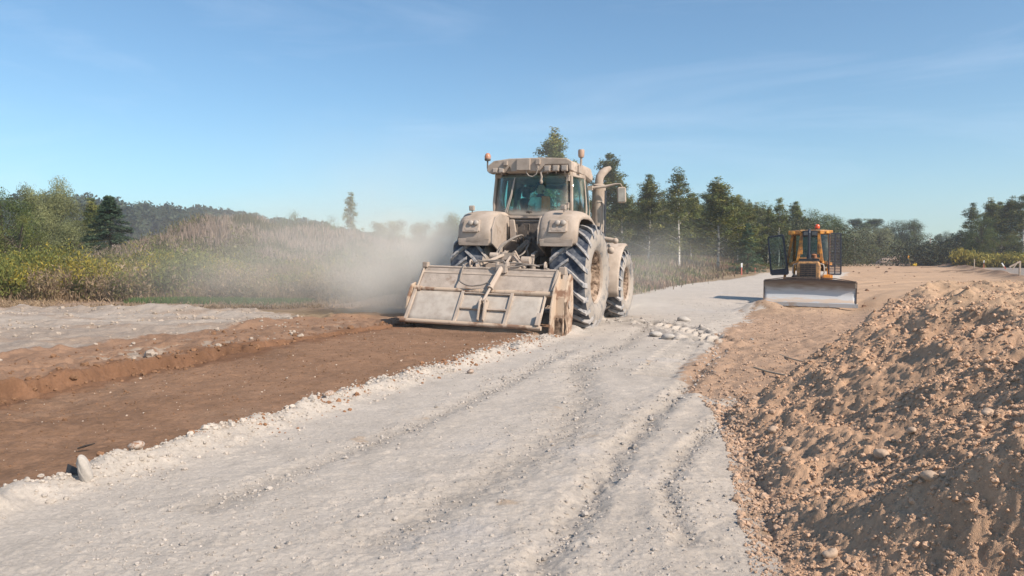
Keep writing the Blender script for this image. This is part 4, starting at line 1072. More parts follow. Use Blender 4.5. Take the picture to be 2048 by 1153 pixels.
def make_driver(T):
    root = empty("person", T.location[:], HEAD-R(1.2), ry=R(1.0))
    tag(root, "tractor driver in teal shirt and orange vest, turned sideways behind the cab's rear window", "person")
    c = Vector((-.12, .90, 0)); f = Vector((.80, -.60, 0)); r = Vector((-.60, -.80, 0))
    def J(a=0, b=0, z=0): return tuple(c+f*a+r*b+Vector((0, 0, z)))
    skin = mat("skin", (.55, .32, .22), .55, var=.15); 
    N = [(J(0, 0, 2.24), (.15, .12)), (J(.02, 0, 2.42), (.14, .11)), (J(.03, 0, 2.60), (.165, .115)), (J(.02, 0, 2.74), (.10, .08)), (J(.03, 0, 2.80), .058), (J(.04, 0, 2.87), (.075, .085)), (J(.04, 0, 2.95), (.078, .10)), (J(.03, 0, 3.04), (.070, .085)), (J(.02, 0, 3.09), (.03, .04))]
    E = [(0, 1), (1, 2), (2, 3), (3, 4), (4, 5), (5, 6), (6, 7), (7, 8)]
    def chain(start, pts):
        k = start
        for p, rr in pts: N.append((p, rr)); E.append((k, len(N)-1)); k = len(N)-1
        return k
    for s in (1, -1):
        el = (J(-.04, .27, 2.44), .046) if s > 0 else (J(.06, -.27, 2.46), .046)
        wr = (J(.18, .24, 2.40), .028) if s > 0 else (J(.28, -.20, 2.50), .028)
        k = chain(2, [(J(.02, s*.185, 2.70), .062), (J(.0, s*.23, 2.58), .052), el, ((Vector(el[0])+Vector(wr[0]))/2, .040), wr, ((Vector(wr[0])+f*.06)[:], (.036, .018))])
        w0 = Vector(N[k][0])
        for i in range(4):   # fingers
            a = w0+r*s*(i-1.5)*.020+f*.03
            chain(k, [(a[:], .0085), ((a+f*(.035+.006*(1.5-abs(i-1.5)))+Vector((0, 0, -.012)))[:], .008), ((a+f*.05+Vector((0, 0, -.038)))[:], .007)])
        a = w0-f*.03-r*s*.035
        chain(k, [(a[:], .010), ((a+f*.04-r*s*.015+Vector((0, 0, -.01)))[:], .0085)])
        hx = c.x+s*.11
        chain(0, [((c.x+s*-.11, c.y+.06, 2.21), .085), ((c.x+s*-.14, c.y+.46, 2.22), .065), ((c.x+s*-.15, c.y+.52, 1.86), .045), ((c.x+s*-.15, c.y+.66, 1.83), .04)])
    k = chain(6, [(J(.125, 0, 2.935), .016), (J(.145, 0, 2.925), .012)])
    chain(6, [(J(.03, .09, 2.95), .018)]); chain(6, [(J(.03, -.09, 2.95), .018)])
    body = skinned("body", N, E, [skin], root)
    for s in (1, -1):
        mb = MB(); mb.ball(J(.113, s*.032, 2.965), .012, 8, 6); mb.build("eye", m_black, body)
    mb = MB(); mb.ball(J(.025, 0, 3.01), (.098, .098, .105), 16, 10); hair = mb.build("hair", mat("dark_hair", (.02, .016, .014), .9), root, smooth=60)
    for v in hair.data.vertices:
        q = v.co-c; a = q.x*f.x+q.y*f.y
        if a > .05 and v.co.z < 3.03: v.co -= f*.06
        if v.co.z < 2.95: v.co.z = 2.95
    # beard and dark collar
    mb = MB(); mb.lathe([(.085, -.03), (.10, 0), (.09, .05), (.07, .07)], J(.03, 0, 2.77), 'z', 20); mb.build("collar", mat("navy_collar", (.012, .02, .05), .9), root, smooth=60)
    SH = [(J(0, 0, 2.22), (.175, .14)), (J(.02, 0, 2.42), (.165, .13)), (J(.03, 0, 2.60), (.185, .135)), (J(.02, 0, 2.73), (.12, .10)),
          (J(.02, .19, 2.70), .085), (J(.0, .245, 2.55), .075), (J(.02, -.19, 2.70), .085), (J(.02, -.245, 2.55), .075)]
    skinned("shirt", SH, [(0, 1), (1, 2), (2, 3), (2, 4), (4, 5), (2, 6), (6, 7)], [mat("teal_shirt", (.62, .92, .84), .9, var=.15)], root)
    mb = MB(); rows = []
    for k in range(9):
        z = 2.26+.50*k/8; wy = .235-.02*k/8; fx = .205
        rows.append([J(fx*math.cos(a)+.03, wy*math.sin(a), z+.02*math.cos(a)) for a in np.linspace(-1.3, .45, 14)])
    mb.sheet(rows); mb.build("vest", mat("orange_vest", (1.0, .20, .02), .7, var=.1), root, smooth=60, solid=.01)
    mb = MB(); 
    for s in (-1, 1): mb.tube([(c.x+s*.11, c.y+.03, 2.21), (c.x+s*.14, c.y+.46, 2.22), (c.x+s*.15, c.y+.52, 1.92)], [.105, .085, .065], 12)
    mb.build("trousers", mat("work_trousers", (.03, .035, .05), .9), root, smooth=60)
    return root

# ================================================================== BULLDOZER
m_orange = mat("worn_orange_paint", (.74, .31, .05), .55, col2=(.22, .10, .045), thr=(.36, .58), scale=6, bump=.1)
m_odirt = mat("dirty_orange_paint", (.58, .30, .11), .6, col2=(.16, .10, .065), thr=(.36, .60), scale=8, bump=.2)
m_dk = mat("dark_steel", (.035, .033, .035), .5, var=.5, scale=6)
m_navy = mat("dark_frame", (.03, .036, .055), .45, var=.3)
m_earthy = mat("dirty_track_steel", (.16, .11, .08), .75, col2=(.07, .05, .04), thr=(.35, .65), scale=12, bump=.5)
def blade_material():
    m, nt, N, L, B = nodes("polished_blade")
    tc = N.new("ShaderNodeTexCoord"); sp = N.new("ShaderNodeSeparateXYZ"); L.new(tc.outputs["Object"], sp.inputs[0])
    mp_ = N.new("ShaderNodeMapping"); mp_.inputs["Scale"].default_value = (1.6, 4, 9); L.new(tc.outputs["Object"], mp_.inputs[0])
    nz = N.new("ShaderNodeTexNoise"); nz.inputs["Scale"].default_value = 1.6; nz.inputs["Detail"].default_value = 6; L.new(mp_.outputs[0], nz.inputs["Vector"])
    ad = N.new("ShaderNodeMath"); ad.operation = 'MULTIPLY_ADD'; L.new(nz.outputs["Fac"], ad.inputs[0]); ad.inputs[1].default_value = .30; L.new(sp.outputs["Z"], ad.inputs[2])
    cr = N.new("ShaderNodeValToRGB"); e = cr.color_ramp.elements
    e[0].position = .22; e[0].color = (.52, .52, .53, 1); e[1].position = 1.0; e[1].color = (.13, .09, .07, 1)
    for p, c_ in ((.27, (.50, .50, .51)), (.30, (.58, .45, .35)), (.37, (.56, .46, .38)), (.42, (.55, .55, .55)), (.66, (.46, .46, .46)), (.80, (.26, .235, .21)), (.92, (.17, .13, .10))):
        q = e.new(p); q.color = (*c_, 1)
    L.new(ad.outputs[0], cr.inputs[0]); L.new(cr.outputs[0], B.inputs["Base Color"])
    B.inputs["Metallic"].default_value = .1; B.inputs["Roughness"].default_value = .6
    return m
def make_dozer():
    rz = R(156)
    D = empty("bulldozer", (10.72, 26.6, zg(10.5, 26.0)+.0), rz)
    tag(D, "small orange bulldozer parked facing the camera with its cab door swung open", "bulldozer")
    def P(mb, name, m, parent=D, **k): return mb.build(name, m, parent, **k)
    # blade
    prof = [(2.02, .0), (2.01, .10), (1.97, .20), (1.90, .36), (1.88, .50), (1.90, .64), (1.96, .78), (2.04, .90)]
    mb = MB(); rows = []
    for i in range(25):
        u = -1+i/12; x = u*(1.43 if True else 0); edge = abs(u)
        top = 1.0 if edge < .5 else 1.0-.09*((edge-.5)/.5)
        rows.append([(x-.03*(.5-z)*np.sign(u)*0+(u*(.0)+(.05*u if z < .12 else 0)), y, z*top-.04*u*0) for (y, z) in prof])
    mb.sheet(rows); bl = P(mb, "blade", blade_material(), smooth=50, solid=.03)
    bl.rotation_euler = (0, R(-.8), R(1.5)); bl.location = (0, .2, .02)
    mb = MB(); mb.box((0, 2.035, .05), (2.98, .03, .13)); mb.build("cutting_edge", mat("bright_edge", (.46, .46, .46), .4, metal=.4, col2=(.42, .34, .28), thr=(.4, .5), scale=3), bl, bevel=.004)
    mb = MB(); mb.bar([(-1.42, 2.06, .84), (-.75, 2.07, .94), (.75, 2.07, .94), (1.42, 2.06, .84)], .05, .03); mb.bar([(-1.2, 1.82, .3), (1.2, 1.82, .3)], .1, .16); mb.bar([(-1.2, 1.86, .72), (1.2, 1.86, .72)], .1, .12)
    mb.build("stiffener", m_earthy, bl, bevel=.006)
    for s in (-1, 1):
        mb = MB(); mb.prism([(2.05, .0), (2.02, .2), (1.94, .36), (1.92, .5), (1.94, .64), (2.0, .78), (2.07, .82), (1.80, .70), (1.78, .1)], s*1.435-.012, s*1.435+.012); mb.build("end_plate", m_earthy, bl)
        mb = MB(); mb.bar([(s*.62, -.2, .35), (s*.62, 1.6, .30), (s*.45, 2.0, .35)], .12, .14); P(mb, "push_arm", m_odirt, bevel=.01)
        mb = MB(); mb.cyl((s*.30, .9, .95), (s*.34, 1.5, .68), .055, n=14); mb.cyl((s*.34, 1.5, .68), (s*.38, 2.05, .48), .03, n=12); P(mb, "lift_cylinder", m_earthy, smooth=40)
        # track
        pts = []
        for k in range(40):
            t = k/40*2*PI; cx = math.cos(t); L2 = .95
            yy = (L2 if cx > 0 else -L2)+.34*cx; zz = .37+.34*math.sin(t)
            pts.append((yy, zz))
        n = len(pts); mb = MB(); P_ = []
        for (yy, zz) in pts: P_ += [(s*.70, yy, zz), (s*1.10, yy, zz)]
        mb.add(P_, [(2*i, 2*i+1, (2*i+3) % (2*n), (2*i+2) % (2*n)) for i in range(n)])
        per = []; 
        path = pts+[pts[0]]; acc = 0; nxt = 0
        for i in range(n):
            a, b = Vector(path[i]), Vector(path[i+1]); l = (b-a).length
            while nxt < acc+l:
                t = (nxt-acc)/l; p = a.lerp(b, t); d = (b-a).normalized(); ang = math.atan2(d.y, d.x)
                mb.box((s*.90, p.x+d.y*.0, p.y), (.42, .15, .035), (ang, 0, 0)); mb.box((s*.90, p.x+d.y*.035, p.y-d.x*.035), (.42, .02, .06), (ang, 0, 0))
                nxt += .17
            acc += l
        tr = P(mb, "track", m_earthy)
        mb = MB(); mb.box((s*.9, 0, .36), (.24, 1.9, .26)); mb.build("track_frame", m_odirt, tr, bevel=.02)
        for yy, rr in ((-.95, .28), (.95, .26)):
            mb = MB(); mb.cyl((s*.80, yy, .37), (s*1.02, yy, .37), rr, n=24); mb.cyl((s*.78, yy, .37), (s*1.05, yy, .37), rr*.4, n=16); mb.build("wheel", m_odirt, tr, smooth=40)
    mb = MB(); mb.box((0, .1, .62), (1.1, 2.6, .5)); P(mb, "chassis", m_earthy, bevel=.03)
    # hood
    mb = MB(); mb.prism([(-.36, .70), (.36, .70), (.36, 1.42), (.31, 1.50), (-.31, 1.50), (-.36, 1.42)], .55, 1.75, 'y'); hood = P(mb, "engine_hood", m_odirt, bevel=.03)
    mb = MB(); mb.box((0, 1.762, 1.06), (.50, .02, .74)); mb.build("grille", m_dk, hood)
    for k in range(11):
        if k == 0: mb = MB()
        mb.box((0, 1.785, .73+.066*k), (.50, .012, .022))
    for k in range(5): mb.box((-.22+.11*k, 1.79, 1.06), (.010, .012, .72))
    mb.build("grille_bars", m_earthy, hood)
    mb = MB(); mb.box((0, 1.2, 1.515), (.60, .9, .05)); mb.box((0, .7, 1.56), (.66, .35, .10)); mb.build("hood_top", m_dk, hood, bevel=.02)
    for s in (-1, 1):
        mb = MB(); mb.tube([(s*.37, 1.5, 1.42), (s*.47, 1.5, 1.40), (s*.49, 1.5, 1.30), (s*.50, 1.5, 1.12), (s*.44, 1.5, 1.02), (s*.37, 1.5, 1.0)], .022, 8); mb.build("hand_loop", m_lens, hood, smooth=60)
        mb = MB(); mb.cyl((s*.52, 1.2, .72), (s*.52, 1.45, .72), .10, n=16); mb.box((s*.66, .9, .72), (.50, .5, .16)); mb.build("foot_step", m_odirt, hood, bevel=.015)
    # cab: orange frame
    mb = MB()
    def post(a, b, w=.07, h=.07): mb.bar([a, b], w, h, up=(0, 1, 0))
    for s in (1, -1):
        post((s*.40, .42, 1.50), (s*.27, .40, 2.50), .10, .08); post((s*.27, .405, 1.75), (s*.27, .40, 2.52), .06, .06)
        post((s*.88 if s > 0 else -.60, -.15, .85), (s*.60, -.20, 2.55), .09, .1); post((s*.60, -1.05, .9), (s*.58, -1.05, 2.5), .09, .09)
        mb.bar([(s*.30, .42, 2.52), (s*.60, -.18, 2.54), (s*.58, -1.05, 2.5)], .09, .10)
        mb.bar([(s*.36, .42, 1.50), (s*.70, -.15, 1.40)], .08, .10)
    mb.bar([(-.60, -1.05, 1.2), (.60, -1.05, 1.2)], .08, .1); mb.bar([(-.6, -1.05, 2.52), (.6, -1.05, 2.52)], .08, .1)
    mb.bar([(-.34, .44, 1.58), (.34, .44, 1.58)], .08, .10)
    cab = P(mb, "cab_frame", m_orange, bevel=.012)
    mb = MB(); mb.prism([(-.62, -1.1), (.62, -1.1), (.64, -.1), (.34, .46), (-.34, .46), (-.64, -.1)], 2.55, 2.62, 'z'); mb.build("cab_roof", m_odirt, cab, bevel=.02)
    mb = MB(); mb.box((0, .50, 2.48), (.50, .10, .22)); 
    mb.build("roof_lamp_housing", m_dk, cab, bevel=.015)
    for s in (-1, 1):
        mb = MB(); mb.box((s*.13, .56, 2.48), (.16, .03, .13)); mb.build("headlamp", mat("dim_lens", (.10, .10, .11), .2), cab, bevel=.01)
        mb = MB(); mb.box((s*.50, .30, 2.53), (.44, .20, .13), (0, 0, R(-18)*s)); v = mb.build("roof_corner", m_orange, cab, bevel=.02)
        for q_ in (-.07, .07):
            mb = MB(); mb.box((s*.50+q_, .41-abs(q_+s*.0)*.0, 2.53), (.10, .03, .08), (0, 0, R(-18)*s)); mb.build("marker_lamp", mat("amber_lens", (.9, .42, .08), .3, var=.1), cab, bevel=.01)
    gl = glass_mat("dozer_glass", (.62, .72, .72), (.3, .28, .25), .5, .9, 3, base=.03)
    def pane(pts): 
        m_ = MB(); m_.add(pts, [(0, 1, 2, 3)]); return m_.build("window", gl, cab, solid=.01)
    pane([(-.33, .43, 1.62), (.33, .43, 1.62), (.26, .41, 2.38), (-.26, .41, 2.38)])
    pane([(-.36, .40, 1.55), (-.62, -.12, 1.5), (-.59, -.17, 2.46), (-.29, .38, 2.46)])
    pane([(-.56, -1.07, 1.3), (.56, -1.07, 1.3), (.56, -1.06, 2.45), (-.56, -1.06, 2.45)])
    pane([(-.61, -.2, 1.3), (-.61, -1.0, 1.3), (-.59, -1.0, 2.45), (-.59, -.2, 2.45)]); pane([(.61, -.2, 1.3), (.61, -1.0, 1.3), (.59, -1.0, 2.45), (.59, -.2, 2.45)])
    mb = MB(); mb.box((0, -.55, 1.25), (.5, .5, .15)); mb.box((0, -.8, 1.6), (.48, .12, .6), (R(-6), 0, 0)); mb.box((.42, -.5, 1.3), (.12, .6, .3)); mb.box((-.42, -.5, 1.3), (.12, .6, .3)); mb.box((0, .25, 1.35), (.5, .2, .4)); mb.box((0, -.3, .95), (1.2, 1.5, .1))
    P(mb, "driver_seat", m_dk, bevel=.03)
    mb = MB(); mb.cyl((.02, .75, 1.50), (.02, .75, 2.50), .045, n=14); mb.cyl((.02, .75, 1.5), (.02, .75, 1.75), .075, n=14); mb.tube([(.02, .75, 2.48), (.02, .72, 2.56), (.02, .64, 2.60)], .045, 12); P(mb, "exhaust_pipe", m_navy, smooth=50)
    mb = MB(); mb.cyl((-.16, .62, 1.55), (-.16, .62, 1.70), .08, n=14); mb.ball((-.14, .62, 1.72), (.1, .1, .05)); P(mb, "pre_cleaner", mat("rusty_cap", (.35, .14, .06), .7), smooth=40)
    mb = MB(); mb.cyl((-.22, .10, 2.62), (-.22, .10, 2.67), .09, n=18); b_ = P(mb, "beacon", m_dk, smooth=40)
    mb = MB(); mb.lathe([(.075, 0), (.085, .03), (.075, .12), (.045, .15), (.001, .155)], (-.22, .10, 2.67), 'z', 20); mb.build("beacon_dome", mat("red_beacon", (.75, .10, .03), .25, var=.1), b_, smooth=50)
    # open door on the +x side
    dr = empty("door", (.74, .10, 1.05)); dr.parent = D; KIDS.setdefault(D.name, []).append(dr); dr.rotation_euler = (0, R(8), R(-14))
    w_ = .60; H_ = 1.42
    mb = MB()
    mb.bar([(0, 0, 0), (0, 0, H_)], .07, .06, up=(0, 1, 0)); mb.bar([(w_, 0, .06), (w_-.06, 0, H_)], .06, .05, up=(0, 1, 0)); mb.bar([(0, 0, H_), (w_-.06, 0, H_)], .05, .06); mb.prism([(0, -.03), (w_, .02), (w_, .22), (0, .20)], -.02, .02, 'y')
    mb.build("door_frame", m_navy, dr, bevel=.012)
    mb = MB(); mb.add([(.03, 0, .18), (w_-.03, 0, .20), (w_-.08, 0, H_-.02), (.03, 0, H_-.02)], [(0, 1, 2, 3)]); mb.build("door_glass", gl, dr, solid=.008)
    mb = MB(); mb.tube([(.12, .05, .55), (.16, .07, .60), (.16, .07, .85), (.12, .05, .9)], .013, 8); mb.build("handle", m_dk, dr, smooth=50)
    # slatted guard on the other side
    gd = empty("side_guard", (-.62, .34, 1.05)); gd.parent = D; KIDS.setdefault(D.name, []).append(gd); gd.rotation_euler = (0, 0, R(200-8))
    mb = MB(); mb.box((.20, 0, .72), (.44, .015, 1.46)); 
    mb = MB(); mb.bar([(0, 0, 0), (0, 0, 1.44)], .045, .04, up=(0, 1, 0)); mb.bar([(.40, 0, 0), (.38, 0, 1.42)], .045, .04, up=(0, 1, 0)); mb.bar([(0, 0, 1.44), (.40, 0, 1.42)], .04, .04); mb.bar([(0, 0, 0), (.40, 0, 0)], .04, .05)
    mb.bar([(.2, 0, 0), (.2, 0, 1.43)], .04, .03, up=(0, 1, 0)); mb.build("guard_frame", m_navy, gd, bevel=.006)
    mb = MB()
    for k in range(26): mb.box((.20, -.005, .05+.053*k), (.40, .018, .022), (R(25), 0, 0))
    mb.build("guard_slats", mat("slat_steel", (.12, .11, .13), .5, var=.4), gd)
    mb = MB(); mb.box((-.60, .1, .86), (.30, .9, .34)); mb.box((-.55, .5, .98), (.30, .3, .12)); P(mb, "battery_box", m_orange, bevel=.02)
    mb = MB(); mb.box((.62, -.1, .80), (.34, .9, .26)); P(mb, "step_box", m_odirt, bevel=.02)
    return D
# ================================================================== VEGETATION
def quads(cent, size, rg, stretch=1.5, up=0.0, nrm=None):
    """leaf-sized quads with random facing"""
    n = len(cent)
    a = rg.normal(size=(n, 3))
    if nrm is not None: a = a*.45+nrm/(np.linalg.norm(nrm, axis=1)[:, None]+1e-6)
    a /= np.linalg.norm(a, axis=1)[:, None]
    b = rg.normal(size=(n, 3)); b[:, 2] += up; b -= (b*a).sum(1)[:, None]*a; b /= np.linalg.norm(b, axis=1)[:, None]
    c = np.cross(a, b); s = size[:, None] if hasattr(size, '__len__') else size
    V = np.stack([cent-b*s*stretch, cent+c*s*.6, cent+b*s*stretch, cent-c*s*.6], 1).reshape(-1, 3)
    Fq = np.arange(n*4).reshape(n, 4)
    return V, Fq
def trunk_mesh(mb, h, r, rg, lean=.03, n=7):
    pts = []; x = y = 0
    for k in range(n):
        t = k/(n-1); pts.append((x, y, h*t)); x += rg.normal()*lean*h/n; y += rg.normal()*lean*h/n
    mb.tube(pts, [r*(1-.82*k/(n-1)) for k in range(n)], 7)
    return pts
def make_tree(name, kind, seed, H=10.0):
    """prototype with children trunk and crown, height H, standing at the origin"""
    rg = np.random.default_rng(seed); root = empty(name)
    mb = MB(); ctr = []; crad = []
    def at(pts, z):
        z = min(max(z, 0), H*.999)
        zs = [p[2] for p in pts]; k = max(i for i in range(len(zs)) if zs[i] <= z); k = min(k, len(pts)-2)
        t = (z-zs[k])/(zs[k+1]-zs[k]); a, b = pts[k], pts[k+1]
        return np.array([a[0]+(b[0]-a[0])*t, a[1]+(b[1]-a[1])*t, z])
    if kind in ("birch", "sparse"):
        tr_m = M_BIRCH; pts = trunk_mesh(mb, H*.97, H*.0062+.01, rg)
        n = {"birch": 34, "sparse": 22}[kind]; lo = {"birch": .22, "sparse": .24}[kind]
        for i in range(n):
            q0 = (i+rg.uniform(0, .9))/n; z = H*(lo+(.90-lo)*q0)
            L_ = H*(.055+(.235 if kind == "birch" else .17)*(1-q0)**.95*min(1, (q0+.15)/.3))*rg.uniform(.55, 1.2)
            a = i*2.4+rg.uniform(-.7, .7); el = rg.uniform(.30, .85)+.65*q0**1.5
            b0 = at(pts, z); dv = np.array([math.cos(a)*math.cos(el), math.sin(a)*math.cos(el), math.sin(el)])
            tip = b0+dv*L_; tip[2] = min(tip[2], H*(.97 if q0 < .9 else 1))
            mb.tube([tuple(b0), tuple((b0+tip)/2+np.array([0, 0, L_*.06])), tuple(tip)], [.020*H/10, .012*H/10, .005], 4, cap=False)
            m_ = 9 if kind == "birch" else 6
            for k in range(m_):
                q = .28+.82*(k+rg.uniform(0, 1))/m_; p = b0+(tip-b0)*q+rg.normal(size=3)*H*.017; p[2] -= H*.025*q*q+H*.012*abs(rg.normal())
                ctr.append(p); crad.append(H*rg.uniform(.011, .027)*(1.15-.35*q))
        for i in range(9): ctr.append(at(pts, H*rg.uniform(.86, 1.0))+rg.normal(size=3)*H*.010); crad.append(H*.014)
        per, ls = (66 if kind == "birch" else 52), .0052*H
        cols = [(.070, .078, .036), (.088, .090, .040), (.052, .060, .032), (.12, .105, .045)]
        droop = .8
    elif kind in ("oak", "willow", "bush"):
        tr_m = M_BARK; th = H*(.42 if kind != "bush" else .2); pts = trunk_mesh(mb, H*.75, H*.022, rg)
        n = {"oak": 85, "willow": 80, "bush": 60}[kind]
        for i in range(n):
            u = rg.normal(size=3); u /= np.linalg.norm(u); q = rg.uniform(.45, 1)**.5
            wx, wz, cz = {"oak": (.34, .42, .57), "willow": (.27, .46, .53), "bush": (.55, .48, .48)}[kind]
            p = np.array([u[0]*wx*H*q, u[1]*wx*H*q, H*(cz+u[2]*wz*q)])
            p[2] += H*.05*rg.normal(); 
            if p[2] < .04*H: p[2] = .04*H+rg.uniform(0, .1)*H
            b0 = at(pts, max(.12*H, min(.7*H, p[2]*.62)))
            if i % 2 == 0: mb.tube([tuple(b0), tuple((b0+p)/2+np.array([0, 0, .03*H])), tuple(p)], [.016*H*.6, .010*H*.6, .004], 4, cap=False)
            ctr.append(p); crad.append(H*rg.uniform(.055, .10))
        per, ls = (230 if kind != "willow" else 380), .0065*H
        cols = {"oak": [(.045, .058, .022), (.06, .072, .026), (.035, .045, .02)], "willow": [(.105, .105, .075), (.13, .125, .09), (.085, .085, .058)], "bush": [(.075, .08, .032), (.10, .095, .04), (.055, .062, .028)]}[kind]
        droop = .2
    elif kind in ("spruce", "bluespruce"):
        tr_m = M_BARK; pts = trunk_mesh(mb, H, H*.016, rg, .01)
        n = 150
        for i in range(n):
            t = .03+.96*rg.uniform(0, 1)**.9; wd = (.30 if kind == "spruce" else .40)
            R_ = H*wd*(1-t)**.85*(.8+.25*rg.uniform()); a = rg.uniform(0, 2*PI); z = H*t
            for q in (.35, .62, .85, 1.0):
                ctr.append(np.array([math.cos(a)*R_*q, math.sin(a)*R_*q, z-.10*R_*q*q+.0])); crad.append(H*.022*(1.2-.4*q))
            mb.tube([(0, 0, z), (math.cos(a)*R_, math.sin(a)*R_, z-.1*R_)], [.02, .005], 4, cap=False)
        per, ls = 45, .0060*H
        cols = [(.030, .048, .040), (.045, .066, .056), (.022, .036, .032)] if kind == "spruce" else [(.055, .085, .078), (.075, .105, .092), (.04, .062, .055)]
        droop = .1
    elif kind == "pine":
        tr_m = M_PINE; pts = trunk_mesh(mb, H*.95, H*.014, rg, .03)
        for i in range(26):
            t = rg.uniform(.55, 1.0); a = rg.uniform(0, 2*PI); R_ = H*.17*(1.25-t)*1.5*rg.uniform(.5, 1)
            p = at(pts, H*t*.97)+np.array([math.cos(a)*R_, math.sin(a)*R_, .03*H])
            mb.tube([tuple(at(pts, H*t*.93)), tuple(p)], [.03, .01], 4, cap=False)
            for k in range(3): ctr.append(p+rg.normal(size=3)*np.array([.035, .035, .012])*H); crad.append(H*.030)
        per, ls = 130, .0055*H
        cols = [(.040, .055, .028), (.055, .068, .033), (.03, .042, .024)]; droop = 0
    ctr = np.array(ctr); crad = np.array(crad); k = len(ctr)
    idx = np.repeat(np.arange(k), per)
    off = rg.normal(size=(len(idx), 3)); nl = np.linalg.norm(off, axis=1); off *= (np.minimum(nl, 2.0)/nl*crad[idx]*(1.0 if kind in ('birch', 'sparse') else .8))[:, None]*np.array([1, 1, .8])
    if droop: off[:, 2] -= droop*np.minimum(np.abs(rg.normal(size=len(idx))), 1.8)*crad[idx]
    cen = ctr[idx]+off; cen[:, 2] = np.maximum(cen[:, 2], .02*H)
    sz = ls*rg.uniform(.6, 1.3, len(idx))
    V, Fq = quads(cen, sz, rg, 1.4, 0, off+np.array([0, 0, .3])*crad[idx][:, None])
    cb = np.array(cols)*np.array([1.65, 1.75, 1.08])
    cb = cb[rg.integers(0, len(cols), k)]*rg.uniform(.65, 1.35, (k, 1))
    cc = cb[idx]*rg.uniform(.85, 1.15, (len(idx), 1))
    np_mesh("crown", V, Fq, M_LEAF, np.repeat(cc, 4, 0), parent=root)
    mb.build("trunk", tr_m, root, smooth=60)
    return root
M_BIRCH = mat("birch_bark", (.55, .50, .44), .8, col2=(.12, .10, .09), thr=(.42, .50), scale=2.2)
M_BARK = mat("bark", (.12, .09, .065), .9, var=.5, scale=3)
M_PINE = mat("pine_bark", (.22, .12, .07), .9, var=.5, scale=3)
PROTO = {}
def get_proto(kind, v):
    key = (kind, v)
    if key not in PROTO:
        nm = {"birch": "birch_tree", "sparse": "birch_tree", "oak": "broadleaf_tree", "willow": "willow_tree", "bush": "bush", "spruce": "spruce_tree", "bluespruce": "spruce_tree", "pine": "pine_tree"}[kind]
        PROTO[key] = [make_tree(nm, kind, hash_(kind)+v), False]
    return PROTO[key]
def hash_(s): return sum(ord(c)*(i+3) for i, c in enumerate(s))
def place_tree(px, top, Z, kind, v, label, group, wide=1.0, cat="tree", base=None):
    if kind in ('birch', 'sparse'): wide *= 1.42
    pr = get_proto(kind, v)
    o = pr[0] if not pr[1] else copy_tree(pr[0]); pr[1] = True
    X = (px-1024)/F*Z; zb = zg(X, Z)-.05
    h = (520-top)*Z/F+CAM_H-zb
    s = h/10.0
    o.location = (X, Z, zb); o.scale = (s*wide, s*wide, s); o.rotation_euler = (0, 0, random.uniform(0, 6.28))
    tag(o, label, cat, group)
    return o
GR = "trees at the edge of the wood right of the tractor"; GF = "trees at the far end of the sand field"; GE = "trees at the right border of the site"; GL = "trees beyond the weeds on the left"
